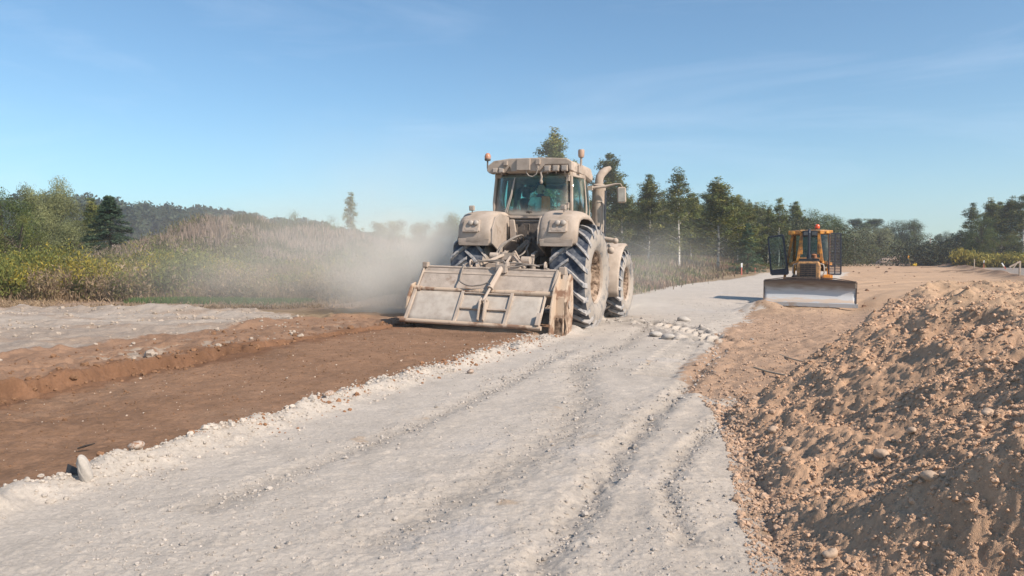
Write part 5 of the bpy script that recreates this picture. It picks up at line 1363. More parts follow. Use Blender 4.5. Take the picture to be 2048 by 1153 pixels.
TREES = [
 (1112, 256, 82, "birch", 4, "tallest tree, loose airy crown rising right behind the tractor cab roof", GR, 1.0),
 (1213, 305, 74, "birch", 1, "tall birch behind the tractor's exhaust stack", GR, 1.0),
 (1243, 352, 72, "birch", 2, "birch whose crown shows just above the tractor's round mirror", GR, .8),
 (1297, 352, 64, "birch", 3, "full round crowned birch with one long bare white trunk, nearest the mirror", GR, 1.1),
 (1330, 392, 84, "birch", 4, "low birch filling the gap between the two white trunked birches", GR, 1.0),
 (1358, 338, 60, "sparse", 1, "slender birch with see through crown and forked white trunk", GR, 1.25),
 (1382, 385, 74, "birch", 1, "dark birch tucked behind the right side of the slender see through birch", GR, 1.0),
 (1436, 354, 64, "birch", 2, "wide cone shaped birch with tawny foliage left of the dark blue spruce", GR, 1.45),
 (1475, 392, 78, "birch", 3, "birch rising directly above the dark blue spruce", GR, 1.0),
 (1503, 408, 80, "birch", 4, "small topped birch just right above the dark blue spruce", GR, .9),
 (1495, 446, 62, "bluespruce", 1, "dense dark blue green spruce on the verge by the white topped marker", GR, 1.0),
 (1534, 412, 86, "sparse", 1, "thin birch seen just left of the bulldozer's open door", GR, .9),
 (1556, 397, 84, "sparse", 2, "birch with pale stem standing behind the bulldozer's open door", GR, 1.1),
 (1592, 402, 96, "birch", 1, "birch with drooping crown behind the bulldozer cab roof", GR, 1.0),
 (1572, 440, 100, "oak", 1, "dark low tree between the two birches behind the bulldozer", GR, 1.1),
 (1640, 421, 135, "oak", 2, "broad dark green tree with the highest crown right of the bulldozer beacon", GF, 1.25),
 (1672, 445, 138, "oak", 3, "mid green tree on the right shoulder of the broad dark tree", GF, 1.0),
 (1690, 476, 128, "birch", 2, "thicket of young pale stemmed trees right of the bulldozer guard", GF, 1.0),
 (1711, 437, 185, "pine", 1, "flat topped pine, leftmost of the pines at the field end", GF, 1.3),
 (1728, 445, 180, "pine", 2, "small pine top between the two flat topped pines", GF, 1.0),
 (1748, 437, 185, "pine", 1, "flat topped pine, right one of the pair at the field end", GF, 1.3),
 (1716, 455, 165, "willow", 2, "olive round tree below the leftmost pine", GF, 1.4),
 (1757, 458, 165, "willow", 1, "grey green tree in the middle of the wood at the field end", GF, 1.5),
 (1770, 456, 180, "oak", 4, "dark tree in the saddle left of the big domed tree", GF, 1.2),
 (1797, 439, 178, "oak", 1, "big domed dark green tree at the field end", GF, 1.25),
 (1826, 443, 176, "oak", 3, "right hand half of the domed tree pair, with pale bare limbs", GF, 1.1),
 (1800, 480, 155, "bush", 1, "tawny reddish bush tree behind the yellow instrument", GF, 1.1),
 (1842, 487, 150, "bush", 2, "rusty rounded bush at the right end of the far wood", GF, 1.0),
 (1743, 488, 150, "bush", 3, "grey green bush at the foot of the far wood", GF, 1.2),
 (1722, 497, 145, "bush", 4, "bright green bush beside the utility pole", GF, .75),
 (1700, 505, 142, "bush", 1, "brown bush left of the utility pole", GF, .9),
 (1874, 469, 210, "pine", 2, "narrow pine standing alone in the gap of the wood", GF, 1.0),
 (1893, 465, 200, "oak", 2, "dark rounded tree right of the lone narrow pine", GE, 1.1),
 (1917, 466, 190, "oak", 4, "black green tree left of the tall birches on the right", GE, 1.1),
 (1945, 407, 105, "sparse", 3, "pale leaved birch, leftmost of the tall birches on the right", GE, 1.3),
 (1961, 432, 96, "oak", 3, "bushy olive tree in front of the tall birches on the right", GE, .9),
 (1979, 397, 108, "birch", 4, "dark narrow birch second from the left in the right stand", GE, 1.1),
 (1998, 402, 110, "birch", 1, "birch with greyish top in the middle of the right stand", GE, 1.0),
 (2020, 393, 104, "birch", 2, "tallest dark birch of the right stand", GE, 1.25),
 (2046, 391, 98, "sparse", 2, "birch with leaning white trunk cut by the right picture edge", GE, 1.3),
 (2000, 462, 88, "bush", 3, "yellowish green undergrowth bush under the right stand of birches", GE, 1.0),
 (6, 378, 46, "oak", 2, "dark tree with reddish leaves cut by the left picture edge", GL, .9),
 (72, 372, 50, "willow", 3, "pale grey green tree, left one of the tall pair on the left", GL, .62),
 (122, 371, 52, "willow", 4, "pale grey green tree, right one of the tall pair on the left", GL, .68),
 (40, 432, 44, "bush", 2, "olive bush in front of the pale tree pair", GL, 1.0),
 (150, 440, 46, "willow", 2, "small pale bush left of the dark spruce", GL, 1.1),
 (182, 398, 62, "birch", 3, "faded yellowish birch just left of the dark spruce", GL, 1.2),
 (222, 393, 41, "spruce", 1, "dark blue green spruce with layered branches on the left", GL, 1.75),
 (585, 427, 62, "bush", 4, "rounded green bush on the ridge left of the dust cloud", GL, .7),
 (703, 384, 58, "sparse", 4, "nearly bare slim birch fading into the dust cloud", GL, .75),
 (655, 440, 70, "bush", 1, "hazy shrub left of the slim bare birch", GL, .9),
 (775, 441, 66, "willow", 3, "pale shrub half lost in the dust cloud", GL, 1.3),
 (850, 443, 64, "willow", 2, "hazy small tree behind the left edge of the tractor fender", GL, 1.2),
 (905, 436, 62, "willow", 4, "hazy small tree directly above the tractor's left fender", GL, 1.0),
]
def build_trees():
    for t in TREES: place_tree(*t[:8])
    r2 = random.Random(21)
    for k in range(46):
        px = 1235+k*9.2+r2.uniform(-5, 5); Z = 88+(px-1250)*.10+r2.uniform(0, 8); sky_ = np.interp(px, [1230, 1330, 1450, 1560, 1650], [385, 395, 392, 425, 448])
        place_tree(px, sky_+r2.uniform(-6, 22), Z, r2.choice(["birch", "birch", "birch", "oak"]), r2.randint(1, 4), "dark tree of the second row, closing the gaps behind the birches", "second row of trees in the wood")
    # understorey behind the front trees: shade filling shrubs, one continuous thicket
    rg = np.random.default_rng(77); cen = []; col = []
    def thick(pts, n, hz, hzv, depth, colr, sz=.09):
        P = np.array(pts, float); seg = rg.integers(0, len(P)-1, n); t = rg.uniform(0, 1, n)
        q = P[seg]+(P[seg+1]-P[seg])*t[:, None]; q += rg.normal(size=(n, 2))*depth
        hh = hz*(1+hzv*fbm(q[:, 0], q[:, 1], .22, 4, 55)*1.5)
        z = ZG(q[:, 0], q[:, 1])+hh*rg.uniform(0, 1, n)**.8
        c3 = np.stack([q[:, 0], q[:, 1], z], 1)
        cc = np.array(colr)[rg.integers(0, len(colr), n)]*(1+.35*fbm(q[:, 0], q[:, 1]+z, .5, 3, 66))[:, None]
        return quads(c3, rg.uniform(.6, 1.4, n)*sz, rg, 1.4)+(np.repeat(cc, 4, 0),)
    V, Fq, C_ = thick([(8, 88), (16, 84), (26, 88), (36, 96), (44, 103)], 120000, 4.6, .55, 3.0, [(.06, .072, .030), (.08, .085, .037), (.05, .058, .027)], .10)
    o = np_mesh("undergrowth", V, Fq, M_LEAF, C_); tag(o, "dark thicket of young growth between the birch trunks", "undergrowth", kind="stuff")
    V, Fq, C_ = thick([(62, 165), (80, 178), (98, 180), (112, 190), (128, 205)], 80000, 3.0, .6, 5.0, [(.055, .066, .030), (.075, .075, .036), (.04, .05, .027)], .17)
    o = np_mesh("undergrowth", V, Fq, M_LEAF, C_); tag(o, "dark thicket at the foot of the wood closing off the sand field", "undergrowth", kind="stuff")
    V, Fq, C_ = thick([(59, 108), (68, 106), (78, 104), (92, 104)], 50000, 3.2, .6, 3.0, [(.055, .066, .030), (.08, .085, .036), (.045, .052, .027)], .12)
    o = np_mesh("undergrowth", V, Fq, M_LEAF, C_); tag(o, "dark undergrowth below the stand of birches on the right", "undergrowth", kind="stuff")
    # far wooded ridge on the left: one mass
    rgx = np.random.default_rng(9); n = 420; xs = rgx.uniform(-330, 40, n); ys = rgx.uniform(290, 420, n)
    cen = []; colr = []
    for k in range(n):
        zb = zg(xs[k], ys[k]); top = np.interp(xs[k], [-330, -210, -150, -60, 0, 40], [19, 20, 14, 6.5, 5, 4])*rgx.uniform(.85, 1.1)
        m_ = 260; u = rgx.normal(size=(m_, 3)); u /= np.linalg.norm(u, axis=1)[:, None]; u *= rgx.uniform(.5, 1, (m_, 1))**.4
        cen.append(np.stack([xs[k]+u[:, 0]*5, ys[k]+u[:, 1]*5, zb+top*.5+u[:, 2]*top*.5], 1)); colr.append(np.repeat((np.array([.065, .085, .045])*rgx.uniform(.7, 1.4))[None], m_*4, 0))
    V, Fq = quads(np.concatenate(cen), rgx.uniform(.5, 1.0, n*260), rgx, 1.2)
    o = np_mesh("far_wood", V, Fq, M_LEAF, np.concatenate(colr)); tag(o, "distant blue green wooded ridge along the horizon on the left", "wood", kind="stuff")

def blades(name, x, y, h, w, col, tipcol, label, cat, seed=0, lean=.35, plume=0.0, mat_=None):
    rg = np.random.default_rng(seed); n = len(x)
    z = ZG(x, y)-.03
    a = rg.uniform(0, 2*PI, n); ln = rg.normal(0, lean, n)*h; dx, dy = np.cos(a)*ln, np.sin(a)*ln
    b = rg.uniform(0, PI, n); wx, wy = np.cos(b)*w/2, np.sin(b)*w/2
    rows = []
    for t, k, q in ((0, 1, 0), (.45, .9, .28), (.8, .7+plume, .65), (1.0, .15, 1.0)):
        cx, cy, cz = x+dx*q, y+dy*q, z+h*t
        rows.append(np.stack([cx-wx*k, cy-wy*k, cz], 1)); rows.append(np.stack([cx+wx*k, cy+wy*k, cz], 1))
    V = np.stack(rows, 1).reshape(-1, 3)
    base = (np.arange(n)*8)[:, None, None]
    Fq = (np.array([[0, 1, 3, 2], [2, 3, 5, 4], [4, 5, 7, 6]])[None]+base).reshape(-1, 4)
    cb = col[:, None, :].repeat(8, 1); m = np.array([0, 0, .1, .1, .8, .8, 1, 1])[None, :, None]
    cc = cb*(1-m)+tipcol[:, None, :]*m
    o = np_mesh(name, V, Fq, mat_ or M_GRASS, cc.reshape(-1, 3)); tag(o, label, cat, kind="stuff"); return o
def plants(name, x, y, h, spread, col, tipcol, label, cat, seed=0, per=16, sz=.030, tipfrac=.65, stretch=2.2):
    """leafy stalks: each plant is a spray of small leaves round a leaning stem, flower heads at the tip"""
    rg = np.random.default_rng(seed); n = len(x); z = ZG(x, y)-.03
    idx = np.repeat(np.arange(n), per); t = rg.uniform(0, 1, n*per)**.75
    a = rg.uniform(0, 2*PI, n); ln = rg.normal(0, .14, n)*h
    cx = x[idx]+np.cos(a[idx])*ln[idx]*t**1.6+rg.normal(0, 1, n*per)*spread*(.45+.6*t)
    cyy = y[idx]+np.sin(a[idx])*ln[idx]*t**1.6+rg.normal(0, 1, n*per)*spread*(.45+.6*t)
    c = np.stack([cx, cyy, z[idx]+h[idx]*t*(1+.05*rg.normal(size=n*per))], 1)
    V, Fq = quads(c, sz*rg.uniform(.6, 1.4, n*per), rg, stretch, up=1.6)
    m = sstep(tipfrac-.15, tipfrac+.15, t+rg.normal(0, .08, n*per))[:, None]
    cc = (col[idx]*(1-m)+tipcol[idx]*m)*rg.uniform(.75, 1.25, (n*per, 1))
    o = np_mesh(name, V, Fq, M_GRASS, np.repeat(cc, 4, 0)); tag(o, label, cat, kind="stuff"); return o
def pick(rg, n, cols): return np.array(cols)[rg.integers(0, len(cols), n)]*rg.uniform(.75, 1.25, (n, 1))
def build_weeds():
    rg = np.random.default_rng(31)
    A = np.array
    DRY = [(.30, .21, .13), (.36, .26, .17), (.22, .155, .09), (.27, .19, .125)]
    GLD = [(.29, .23, .045), (.34, .26, .04), (.22, .21, .05)]
    GRN = [(.14, .155, .045), (.18, .185, .055), (.11, .125, .035)]
    # goldenrod belt, left
    n = 11000; y = rg.uniform(24.0, 33, n); u = rg.uniform(-.74, -.17, n); x = u*y
    k = fbm(x, y, .35, 4, 401)+.9*(-(u+.40)*1.6)+.25
    m = (k > .0) & (y > 25.6+fbm(x, y, .4, 3, 402)*2.5+sstep(-.62, -.30, u)*1.8); x, y = x[m], y[m]; n = m.sum()
    h = (1.22+.95*fbm(x, y, .55, 4, 403))*rg.uniform(.7, 1.15, n)+.2*sstep(-.55, -.72, x/y)
    gold = (fbm(x, y, .6, 3, 404)+rg.uniform(-.25, .25, n)-.9*(x/y+.56)) > -.02
    tip = np.where(gold[:, None], pick(rg, n, GLD), pick(rg, n, GRN))
    plants("goldenrod", x, y, h, .085, pick(rg, n, GRN+[(.17, .13, .06)]), tip, "tall green and yellow goldenrod growing along the left verge", "weeds", 1, 20)
    # dry weeds band in front of and between
    n = 90000; y = rg.uniform(23.8, 36, n); x = rg.uniform(-.76, -.02, n)*y
    m = (fbm(x, y, .45, 4, 411)+rg.uniform(-.5, .5, n) > -.12) & (y > 24.3+fbm(x, y, .5, 3, 402)*1.6+.10*(x+12)*(x > -12)); x, y = x[m], y[m]; n = m.sum()
    h = np.clip(.15+(y-24.2)*.24, .12, 1.15)*rg.uniform(.5, 1.15, n)
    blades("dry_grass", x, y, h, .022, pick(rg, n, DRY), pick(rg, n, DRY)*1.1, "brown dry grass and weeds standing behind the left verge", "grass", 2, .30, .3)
    n = 2800; y = rg.uniform(24.6, 27.5, n); x = rg.uniform(-.66, -.12, n)*y
    m = fbm(x, y, .5, 3, 415)+rg.uniform(-.15, .15, n)+.25*np.exp(-((x/y+.54)/.09)**2) > .02; x, y = x[m], y[m]; n = m.sum()
    BR = [(.32, .23, .145), (.38, .28, .185), (.25, .17, .11), (.27, .22, .10)]
    plants("dry_weeds", x, y, rg.uniform(.55, 1.2, n)*(1+.5*fbm(x, y, .6, 3, 416)), .10, pick(rg, n, BR), pick(rg, n, BR)*1.1, "withered reddish brown weeds standing in front of the goldenrod", "weeds", 12, 18, .028)
    # reed-like pinkish grass on the mound
    n = 230000; y = rg.uniform(33, 56, n); x = rg.uniform(-.80, .03, n)*y
    hx = np.exp(-(((x+16.5)/11)**2+((y-44)/9)**2))+.8*np.exp(-(((x+6)/11.0)**2+((y-48)/8)**2))
    m = hx+rg.uniform(-.2, .2, n) > .22; x, y = x[m], y[m]; n = m.sum()
    kk = (fbm(x, y, .45, 4, 421)+rg.uniform(-.12, .12, n)) > -.06
    c1 = np.where(kk[:, None], pick(rg, n, [(.42, .31, .25), (.48, .36, .29), (.35, .26, .20)]), pick(rg, n, [(.16, .15, .08), (.12, .12, .06), (.20, .17, .10)]))
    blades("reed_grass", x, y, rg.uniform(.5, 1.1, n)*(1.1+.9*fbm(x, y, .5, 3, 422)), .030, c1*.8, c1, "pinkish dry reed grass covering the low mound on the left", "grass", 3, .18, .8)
    # bushes of mixed green at the mound's foot
    n = 13000; y = rg.uniform(29, 41, n); x = rg.uniform(-.78, .02, n)*y
    m = fbm(x, y, .28, 3, 431)+rg.uniform(-.12, .12, n) > .02; x, y = x[m], y[m]; n = m.sum()
    plants("tall_weeds", x, y, rg.uniform(.8, 1.6, n), .12, pick(rg, n, [(.10, .105, .04), (.15, .14, .06), (.2, .16, .09)]), pick(rg, n, [(.17, .165, .06), (.24, .20, .11), (.13, .13, .05)]), "tall mixed green weeds at the foot of the left mound", "weeds", 4, 16, .04)
    # short green grass
    n = 26000; x = rg.normal(-9.6, 1.9, n); y = rg.normal(24.7, .4, n); m = (x < -6.6) & (x > -12.6)
    blades("green_grass", x[m], y[m], rg.uniform(.06, .22, m.sum()), .02, pick(rg, m.sum(), [(.07, .13, .03), (.09, .16, .04)]), pick(rg, m.sum(), [(.09, .16, .04), (.12, .19, .05)]), "strip of short fresh green grass in front of the dry weeds", "grass", 5, .4)
    # straw litter
    n = 16000; y = rg.uniform(20.8, 25.5, n); x = rg.uniform(-.75, .05, n)*y
    m = fbm(x, y, .6, 3, 441)+rg.uniform(-.4, .4, n) > .1
    blades("straw_litter", x[m], y[m], rg.uniform(.04, .18, m.sum()), .03, pick(rg, m.sum(), DRY), pick(rg, m.sum(), DRY)*1.2, "trampled straw and stubble on the bare verge", "grass", 6, 1.2)
    # right of the tractor: weeds along the wood edge
    n = 90000; t = rg.uniform(0, 1, n)**1.1
    P0 = A([(4.2, 31), (8.4, 40.5), (14.5, 55), (22, 70), (32, 88), (42, 106)]); seg = np.clip((t*5).astype(int), 0, 4); q = P0[seg]+(P0[seg+1]-P0[seg])*(t*5-seg)[:, None]
    off = rg.uniform(0, 1, n)**1.3*13; x = q[:, 0]-off*.85+rg.normal(0, .6, n); y = q[:, 1]+off*.5+rg.normal(0, .6, n)
    m = x > -2; x, y, off = x[m], y[m], off[m]; n = m.sum()
    kk = fbm(x, y, .25, 3, 451)+rg.uniform(-.2, .2, n)
    c1 = np.where((kk > .15)[:, None], pick(rg, n, GRN+[(.2, .18, .05)]), np.where((kk < -.2)[:, None], pick(rg, n, [(.25, .15, .10), (.3, .19, .12)]), pick(rg, n, [(.28, .21, .13), (.34, .25, .16), (.20, .16, .09)])))
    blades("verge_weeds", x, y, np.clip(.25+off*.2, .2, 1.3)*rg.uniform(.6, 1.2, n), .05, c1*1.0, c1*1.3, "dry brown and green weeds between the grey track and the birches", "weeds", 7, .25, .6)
    # far right goldenrod
    n = 7000; x = rg.uniform(50, 84, n); y = rg.uniform(84, 94, n)
    c1 = pick(rg, n, [(.27, .22, .05), (.20, .19, .05), (.32, .25, .05)]); m = x/y > .60
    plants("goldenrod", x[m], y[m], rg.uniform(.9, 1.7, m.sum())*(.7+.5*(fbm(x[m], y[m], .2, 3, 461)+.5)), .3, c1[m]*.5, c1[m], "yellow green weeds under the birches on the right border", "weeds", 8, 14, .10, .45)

# ================================================================== SMALL THINGS
m_stake = mat("weathered_wood", (.42, .33, .26), .8, var=.4, scale=6); m_sred = mat("red_marker_paint", (.62, .16, .11), .6, var=.3)
m_white = mat("white_paint", (.75, .74, .72), .6, var=.1); m_yel = mat("survey_yellow", (.85, .55, .03), .4, var=.1)
def on(px, py): x, y = G(px, py); return x, y, zg(x, y)
def stake(px, py, h, label, red=True, white=.0, lean=0, board=False, th=.05, Y=None):
    if Y: x = (px-1024)/F*Y; y = Y; z = zg(x, y)
    else: x, y, z = on(px, py)
    o = empty("survey_stake", (x, y, z-.05), 0, 0, lean)
    tag(o, label, "stake", "survey stakes round the site")
    mb = MB(); mb.box((0, 0, h*.5), (th, th*.7, h)); mb.prism([(-th/2, 0), (th/2, 0), (0, -.12)], -th*.35, th*.35, 'y')
    mb.build("post", m_sred if red else m_stake, o, bevel=.004)
    if white:
        mb = MB(); mb.box((0, 0, h-white/2+.02), (th*1.35, th*1.1, white)); mb.build("painted_top", m_white, o, bevel=.003)
    if board:
        mb = MB(); mb.bar([(-.75, -.03, h*.60), (0, -.04, h*.98)], .03, .11); mb.build("batter_board", m_stake, o, bevel=.004)
        mb = MB(); mb.bar([(-.55, -.055, h*.45), (-.2, -.06, h*.95)], .03, .08); mb.build("batter_board", m_stake, o, bevel=.004)
    return o
def rock(name, loc, r, label, cat, m, seed=0, group=None, squash=.75, sub=3):
    bm = bmesh.new(); bmesh.ops.create_icosphere(bm, subdivisions=sub, radius=1); rg = np.random.default_rng(seed)
    D = rg.normal(size=(9, 3)); D /= np.linalg.norm(D, axis=1)[:, None]; am = rg.uniform(-.35, .3, 9)
    P = np.array([v.co[:] for v in bm.verts]); s = 1+(np.maximum(P@D.T, 0)**3*am).sum(1)+.16*fbm(P[:, 0]*1.6+P[:, 2], P[:, 1]*1.6-P[:, 2], 1.6, 5, seed, .62)
    for v, k in zip(bm.verts, s): v.co = v.co*k; v.co.z *= squash
    me = bpy.data.meshes.new(name); bm.to_mesh(me); bm.free(); me.materials.append(m)
    me.polygons.foreach_set("use_smooth", [True]*len(me.polygons))
    o = bpy.data.objects.new(name, me); COL.objects.link(o); o.location = loc; o.scale = (r, r, r); o.rotation_euler = (0, 0, seed)
    tag(o, label, cat, group); return o
def pile_hit(px, py):
    """where the heap's surface is seen at a photo pixel"""
    a = (px-1024)/F; t = np.linspace(1.3, 14, 4000); b = -(py-576.5)/F
    dy = math.cos(PITCH)+b*math.sin(PITCH); dz = -math.sin(PITCH)+b*math.cos(PITCH)
    X, Y, Z = a*t, dy*t, CAM_H+dz*t
    zt, _, _ = terrain(X, Y); h, d = pile_h(X, Y); s = zt+np.maximum(h, 0)
    k = np.argmax(Z < s); return X[k], Y[k], s[k]
def build_props():
    stake(1341, 559, .55, "short red stake beside the pale sack at the left border of the track", th=.07)
    stake(1423, 545, .42, "small red peg in the weeds left of the dark blue spruce", th=.06)
    stake(1463, 536, .75, "thin pale stake with a reddish foot just left of the white topped marker", red=False, white=.5, lean=R(-4), th=.07)
    stake(1483, 528, 1.0, "marker post with a white top in front of the dark blue spruce", red=True, white=.35, th=.09, Y=60)
    stake(1510, 527, .45, "small reddish peg right of the white topped marker", th=.07, Y=66)
    stake(1906, 541, 1.0, "slim wooden stake at the left end of the spoil ridge", red=False, white=.15, th=.09)
    stake(1948, 550, 1.0, "wooden stake standing in the middle of the spoil ridge", red=False, th=.08)
    stake(1967, 545, .9, "reddish stake right behind the spoil ridge", red=True, white=.3, th=.09, Y=84)
    stake(2012, 542, .8, "leaning red and white stake left of the big post", red=True, white=.4, lean=R(-35), th=.08, Y=76)
    stake(2039, 560, 1.05, "thick wooden corner post with nailed boards at the right picture edge", red=False, board=True, th=.11)
    x, y, z = on(1355, 552); rock("sack", (x, y, z+.10), .26, "pale filled sack lying beside the short red stake", "sack", m_white, 4, None, .5)
    # survey instrument and its case
    Y = 105; X = (1816-1024)/F*Y; z = zg(X, Y)
    o = empty("survey_tripod", (X, Y, z)); tag(o, "yellow surveying instrument on a wooden tripod far out on the sand field", "tripod")
    for k in range(3):
        a = k*2.1+.4; mb = MB(); mb.bar([(math.cos(a)*.55, math.sin(a)*.55, 0), (math.cos(a)*.08, math.sin(a)*.08, 1.05)], .07, .05); mb.build("leg", m_stake if k else m_yel, o)
    mb = MB(); mb.cyl((0, 0, 1.05), (0, 0, 1.12), .12, n=14); mb.build("tripod_head", m_yel, o)
    mb = MB(); mb.box((0, 0, 1.28), (.20, .16, .26)); mb.cyl((0, -.14, 1.30), (0, .14, 1.30), .05, n=12); mb.cyl((0, 0, 1.41), (0, 0, 1.47), .06, n=12); mb.build("instrument", mat("orange_yellow", (.9, .40, .03), .4), o, bevel=.02)
    mb = MB(); mb.box((0, 0, .17), (.50, .32, .34)); mb.box((0, 0, .36), (.46, .28, .05)); mb.tube([(-.1, 0, .38), (-.08, 0, .45), (.08, 0, .45), (.1, 0, .38)], .015, 6)
    o2 = mb.build("instrument_case", m_yel, None, bevel=.03); o2.location = (X+.25, Y-1.2, zg(X+.25, Y-1.2)); tag(o2, "yellow instrument case standing on the sand in front of the tripod", "case")
    # heaps at the far end
    heapm = mat("far_heap_soil", (.36, .26, .19), .95, col2=(.20, .13, .09), thr=(.4, .6), scale=1.2, bump=.8, bscale=8)
    heapg = mat("far_heap_gravel", (.40, .34, .29), .95, var=.3, scale=1.2, bump=.8, bscale=8); heapd = mat("far_heap_dark", (.13, .09, .065), .95, var=.4, scale=1.5, bump=.8, bscale=8)
    for (px, Yh, r, sq, m_, lab, sd_) in [(1792, 140, 3.6, .55, heapm, "brown soil heap left of the yellow instrument", 2), (1833, 138, 2.6, .6, heapg, "grey heap right behind the yellow instrument", 5), (1865, 132, 3.6, .52, heapd, "dark earth heap at the gap in the far wood", 8), (1778, 136, 1.6, .5, heapd, "small dark heap at the left foot of the brown soil heap", 9)]:
        X = (px-1024)/F*Yh; rock("soil_heap", (X, Yh, zg(X, Yh)-.1), r, lab, "soil heap", m_, sd_, "heaps at the far end of the sand field", sq*.8, 4)
    # poles
    for (px, top, Yp, lab) in [(1708, 478, 140, "slim wooden utility pole in front of the wood at the field end"), (1859, 476, 150, "thin bare pole standing in the gap of the far wood")]:
        X = (px-1024)/F*Yp; z = zg(X, Yp); hh = (520-top)*Yp/F+CAM_H-z
        o = empty("utility_pole", (X, Yp, z)); tag(o, lab, "pole")
        mb = MB(); mb.cyl((0, 0, 0), (0, 0, hh), .16, .11, 10); mb.build("post", mat("pole_wood", (.34, .28, .23), .9), o, smooth=40)
        mb = MB(); mb.bar([(-.5, 0, hh-.3), (.5, 0, hh-.3)], .08, .08); mb.build("cross_arm", m_stake, o)
    # stones and lumps on the heap
    stone = mat("sandy_stone", (.54, .39, .28), .9, var=.3, scale=2.5)
    for (px, py, r, lab, sd_) in [(1860, 958, .036, "broad flat stone, largest one lying in the middle of the heap's slope", 3), (1765, 912, .033, "pale rounded stone on the heap left of the largest flat stone", 6), (1825, 866, .024, "small pale round stone above the two big stones on the heap", 7),
                               (1547, 862, .026, "pale stone at the heap's foot, uppermost of the pair by the grey track", 11), (1570, 905, .028, "pale stone at the heap's foot, lowermost of the pair by the grey track", 12),
                               (1503, 985, .022, "yellowish pebble right on the border between heap and grey track", 13), (1660, 1112, .030, "pale lump near the bottom picture edge at the heap's foot", 14), (1975, 830, .036, "brownish clod high on the right of the heap", 15)]:
        X, Y, Z = pile_hit(px, py); rock("stone", (X, Y, Z+r*.25), r*1.0*Y/3.6, lab, "stone", stone, sd_)
    X, Y = G(1473, 853, 0); rock("stone", (X, Y, zg(X, Y)+.03), .055, "beige stone lying alone on the grey track near the heap", "stone", stone, 21)
    # upright pale slab of crusted lime and the black scrap beside it
    lime = mat("lime_crust", (.47, .42, .37), .95, var=.2, scale=2.5)
    X, Y = G(170, 962, .08)
    o = rock("lime_lump", (X, Y, zg(X, Y)+.04), .040, "upright crusted pale lump sticking up at the trench lip, lower left", "lump", lime, 52, None, 2.7, 4)
    o.rotation_euler = (R(6), R(-17), 1.0)
    X, Y = G(143, 960, .08); bm = MB(); bm.add([(-.035, 0, .0), (.04, 0, -.005), (.03, .01, .03), (-.03, .015, .055), (-.02, .05, .0), (.03, .05, .0)], [(0, 1, 2, 3), (3, 2, 5, 4), (0, 3, 4), (1, 5, 2), (0, 4, 5, 1)])
    o = bm.build("plastic_scrap", m_black, None); o.location = (X, Y, zg(X, Y)+.01); tag(o, "black scrap of plastic lying left of the upright pale lump", "scrap")
    # sticks
    for (p0, p1, zz, r_, lab) in [((1508, 735), (1572, 756), .05, .012, "long pale reed stalk lying on the dirt left of the heap"), ((1560, 708), (1612, 730), .05, .010, "thin stick half buried in the dirt beside the heap")]:
        a = G(*p0, zz); b = G(*p1, zz); za, zb = zg(*a)+.03, zg(*b)+.03
        mb = MB(); mb.tube(smooth_path([(a[0], a[1], za), ((a[0]+b[0])/2, (a[1]+b[1])/2, (za+zb)/2-.01), (b[0], b[1], zb)], 4), r_, 6); o = mb.build("stick", mat("pale_reed", (.50, .38, .26), .8), None, smooth=60); tag(o, lab, "stick")
    mb = MB(); a = G(172, 899, .03); mb.tube([(a[0]-.05, a[1]-.02, .035), (a[0], a[1], .05), (a[0]+.05, a[1]+.03, .06)], [.006, .009, .004], 5); o = mb.build("stick", m_deep, None); o.location = (0, 0, zg(*a)); tag(o, "short dark twig lying on the trench floor near the upright pale lump", "stick")
    # blocks of caked lime on the wheel crossing
    for (px, py, r_, lab, sd_) in [(1310, 672, .12, "left of the pale caked blocks lying by the wheel prints", 31), (1337, 676, .13, "middle one of the pale caked blocks by the wheel prints", 32), (1368, 640, .16, "flat pale slab just beyond the wheel prints", 33)]:
        X, Y = G(px, py, .05); rock("lime_block", (X, Y, zg(X, Y)+.03), r_, lab, "lump", lime, sd_, None, .45)
    for (px, py, r_, lab, sd_) in [(655, 792, .05, "pale and rusty lump on the trench lip, middle of the near edge", 41), (270, 915, .055, "rusty brown clod on the trench lip near the upright pale lump", 42), (940, 735, .05, "rusty clod on the trench lip below the tilling machine", 43)]:
        X, Y = G(px, py, .1); rock("clod", (X, Y, zg(X, Y)+.03), r_, lab, "clod", mat("rusty_clod", (.42, .34, .28), .95, col2=(.26, .13, .07), thr=(.42, .52), scale=3), sd_, None, .6)

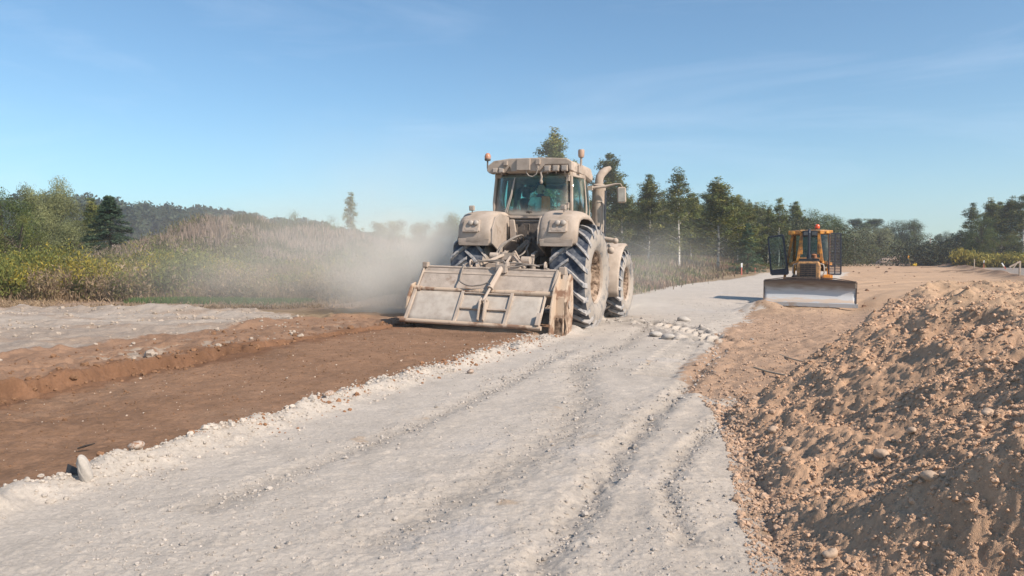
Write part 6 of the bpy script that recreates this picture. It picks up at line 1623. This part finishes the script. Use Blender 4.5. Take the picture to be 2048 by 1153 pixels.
# ================================================================== AIR
def vol_mat(name, color, dens, noise_scale=None, lo=.38, hi=.66, aniso=-.1):
    m = bpy.data.materials.new(name); m.use_nodes = True; nt = m.node_tree; N = nt.nodes; L = nt.links
    N.remove(N["Principled BSDF"]); v = N.new("ShaderNodeVolumePrincipled"); v.inputs["Color"].default_value = (*color, 1)
    v.inputs["Anisotropy"].default_value = aniso; v.inputs["Density"].default_value = dens
    L.new(v.outputs[0], N["Material Output"].inputs["Volume"])
    if noise_scale:
        tc = N.new("ShaderNodeTexCoord"); nz = N.new("ShaderNodeTexNoise"); nz.inputs["Scale"].default_value = noise_scale; nz.inputs["Detail"].default_value = 3; nz.inputs["Roughness"].default_value = .5
        mp_ = N.new("ShaderNodeMapping"); mp_.inputs["Scale"].default_value = (1, 1, 1); L.new(tc.outputs["Object"], mp_.inputs[0]); L.new(mp_.outputs[0], nz.inputs["Vector"])
        mr = N.new("ShaderNodeMapRange"); mr.inputs[1].default_value = lo; mr.inputs[2].default_value = hi; mr.inputs[3].default_value = .12; L.new(nz.outputs["Fac"], mr.inputs[0])
        # fade towards the rim: object space is a unit ball
        ln = N.new("ShaderNodeVectorMath"); ln.operation = 'LENGTH'; L.new(tc.outputs["Object"], ln.inputs[0])
        fd = N.new("ShaderNodeMapRange"); fd.interpolation_type = 'SMOOTHSTEP'; fd.inputs[1].default_value = .98; fd.inputs[2].default_value = .05; fd.inputs[3].default_value = 0; fd.inputs[4].default_value = 1; L.new(ln.outputs["Value"], fd.inputs[0])
        a = N.new("ShaderNodeMath"); a.operation = 'MULTIPLY'; L.new(mr.outputs[0], a.inputs[0]); L.new(fd.outputs[0], a.inputs[1])
        b = N.new("ShaderNodeMath"); b.operation = 'MULTIPLY'; L.new(a.outputs[0], b.inputs[0]); b.inputs[1].default_value = dens
        L.new(b.outputs[0], v.inputs["Density"])
    return m
def build_air():
    mb = MB(); mb.box((0, 260, 22), (1560, 900, 50))
    o = mb.build("haze", vol_mat("haze_air", (.86, .90, 1.0), .0006, aniso=.3), None); tag(o, kind="stuff"); o["label"] = "thin summer haze over the whole site"
    # dust thrown up by the tiller: drifting off to the left
    for (loc, sc, dens, lab, c_) in [((-2.3, 17.8, 1.1), (2.9, 2.4, 2.0), 1.7, "dense grey dust cloud billowing left of the tractor", (.93, .885, .81)),
                                 ((-6.0, 21.5, 1.3), (7.5, 4.2, 2.8), .19, "thin dust drifting away over the left verge", (.93, .885, .81)),
                                 ((-4.2, 20.0, 2.6), (6.0, 4.0, 3.6), .10, "thin high dust spreading above the left verge", (.93, .885, .81)),
                                 ((4.6, 27.0, 1.2), (4.6, 5.5, 2.2), .10, "faint dust hanging in front of the birches right of the tractor", (.93, .885, .81)),
                                 ((2.9, 18.3, .25), (1.4, 1.5, .6), .55, "low dust puff at the tractor's right front wheel", (.93, .885, .81)),
                                 ((-.3, 13.2, .10), (1.9, .9, .35), .6, "thin dust creeping out under the tilling machine", (.95, .86, .76)),
                                 ((1.0, 24.0, 4.5), (8.5, 6.0, 4.5), .018, "thin veil of dust rising above the tractor", (.93, .885, .81))]:
        mb = MB(); mb.ball((0, 0, 0), 1.0, 24, 14); o = mb.build("dust_cloud", vol_mat("dust_air", c_, dens, 1.5), None); o.location = loc; o.scale = sc
        tag(o, lab, "dust", kind="stuff")
build_ground(); build_pile(); build_clods()
T = make_tractor(); make_tiller(T); make_driver(T); make_dozer()
build_trees(); build_weeds(); build_props()
build_air()
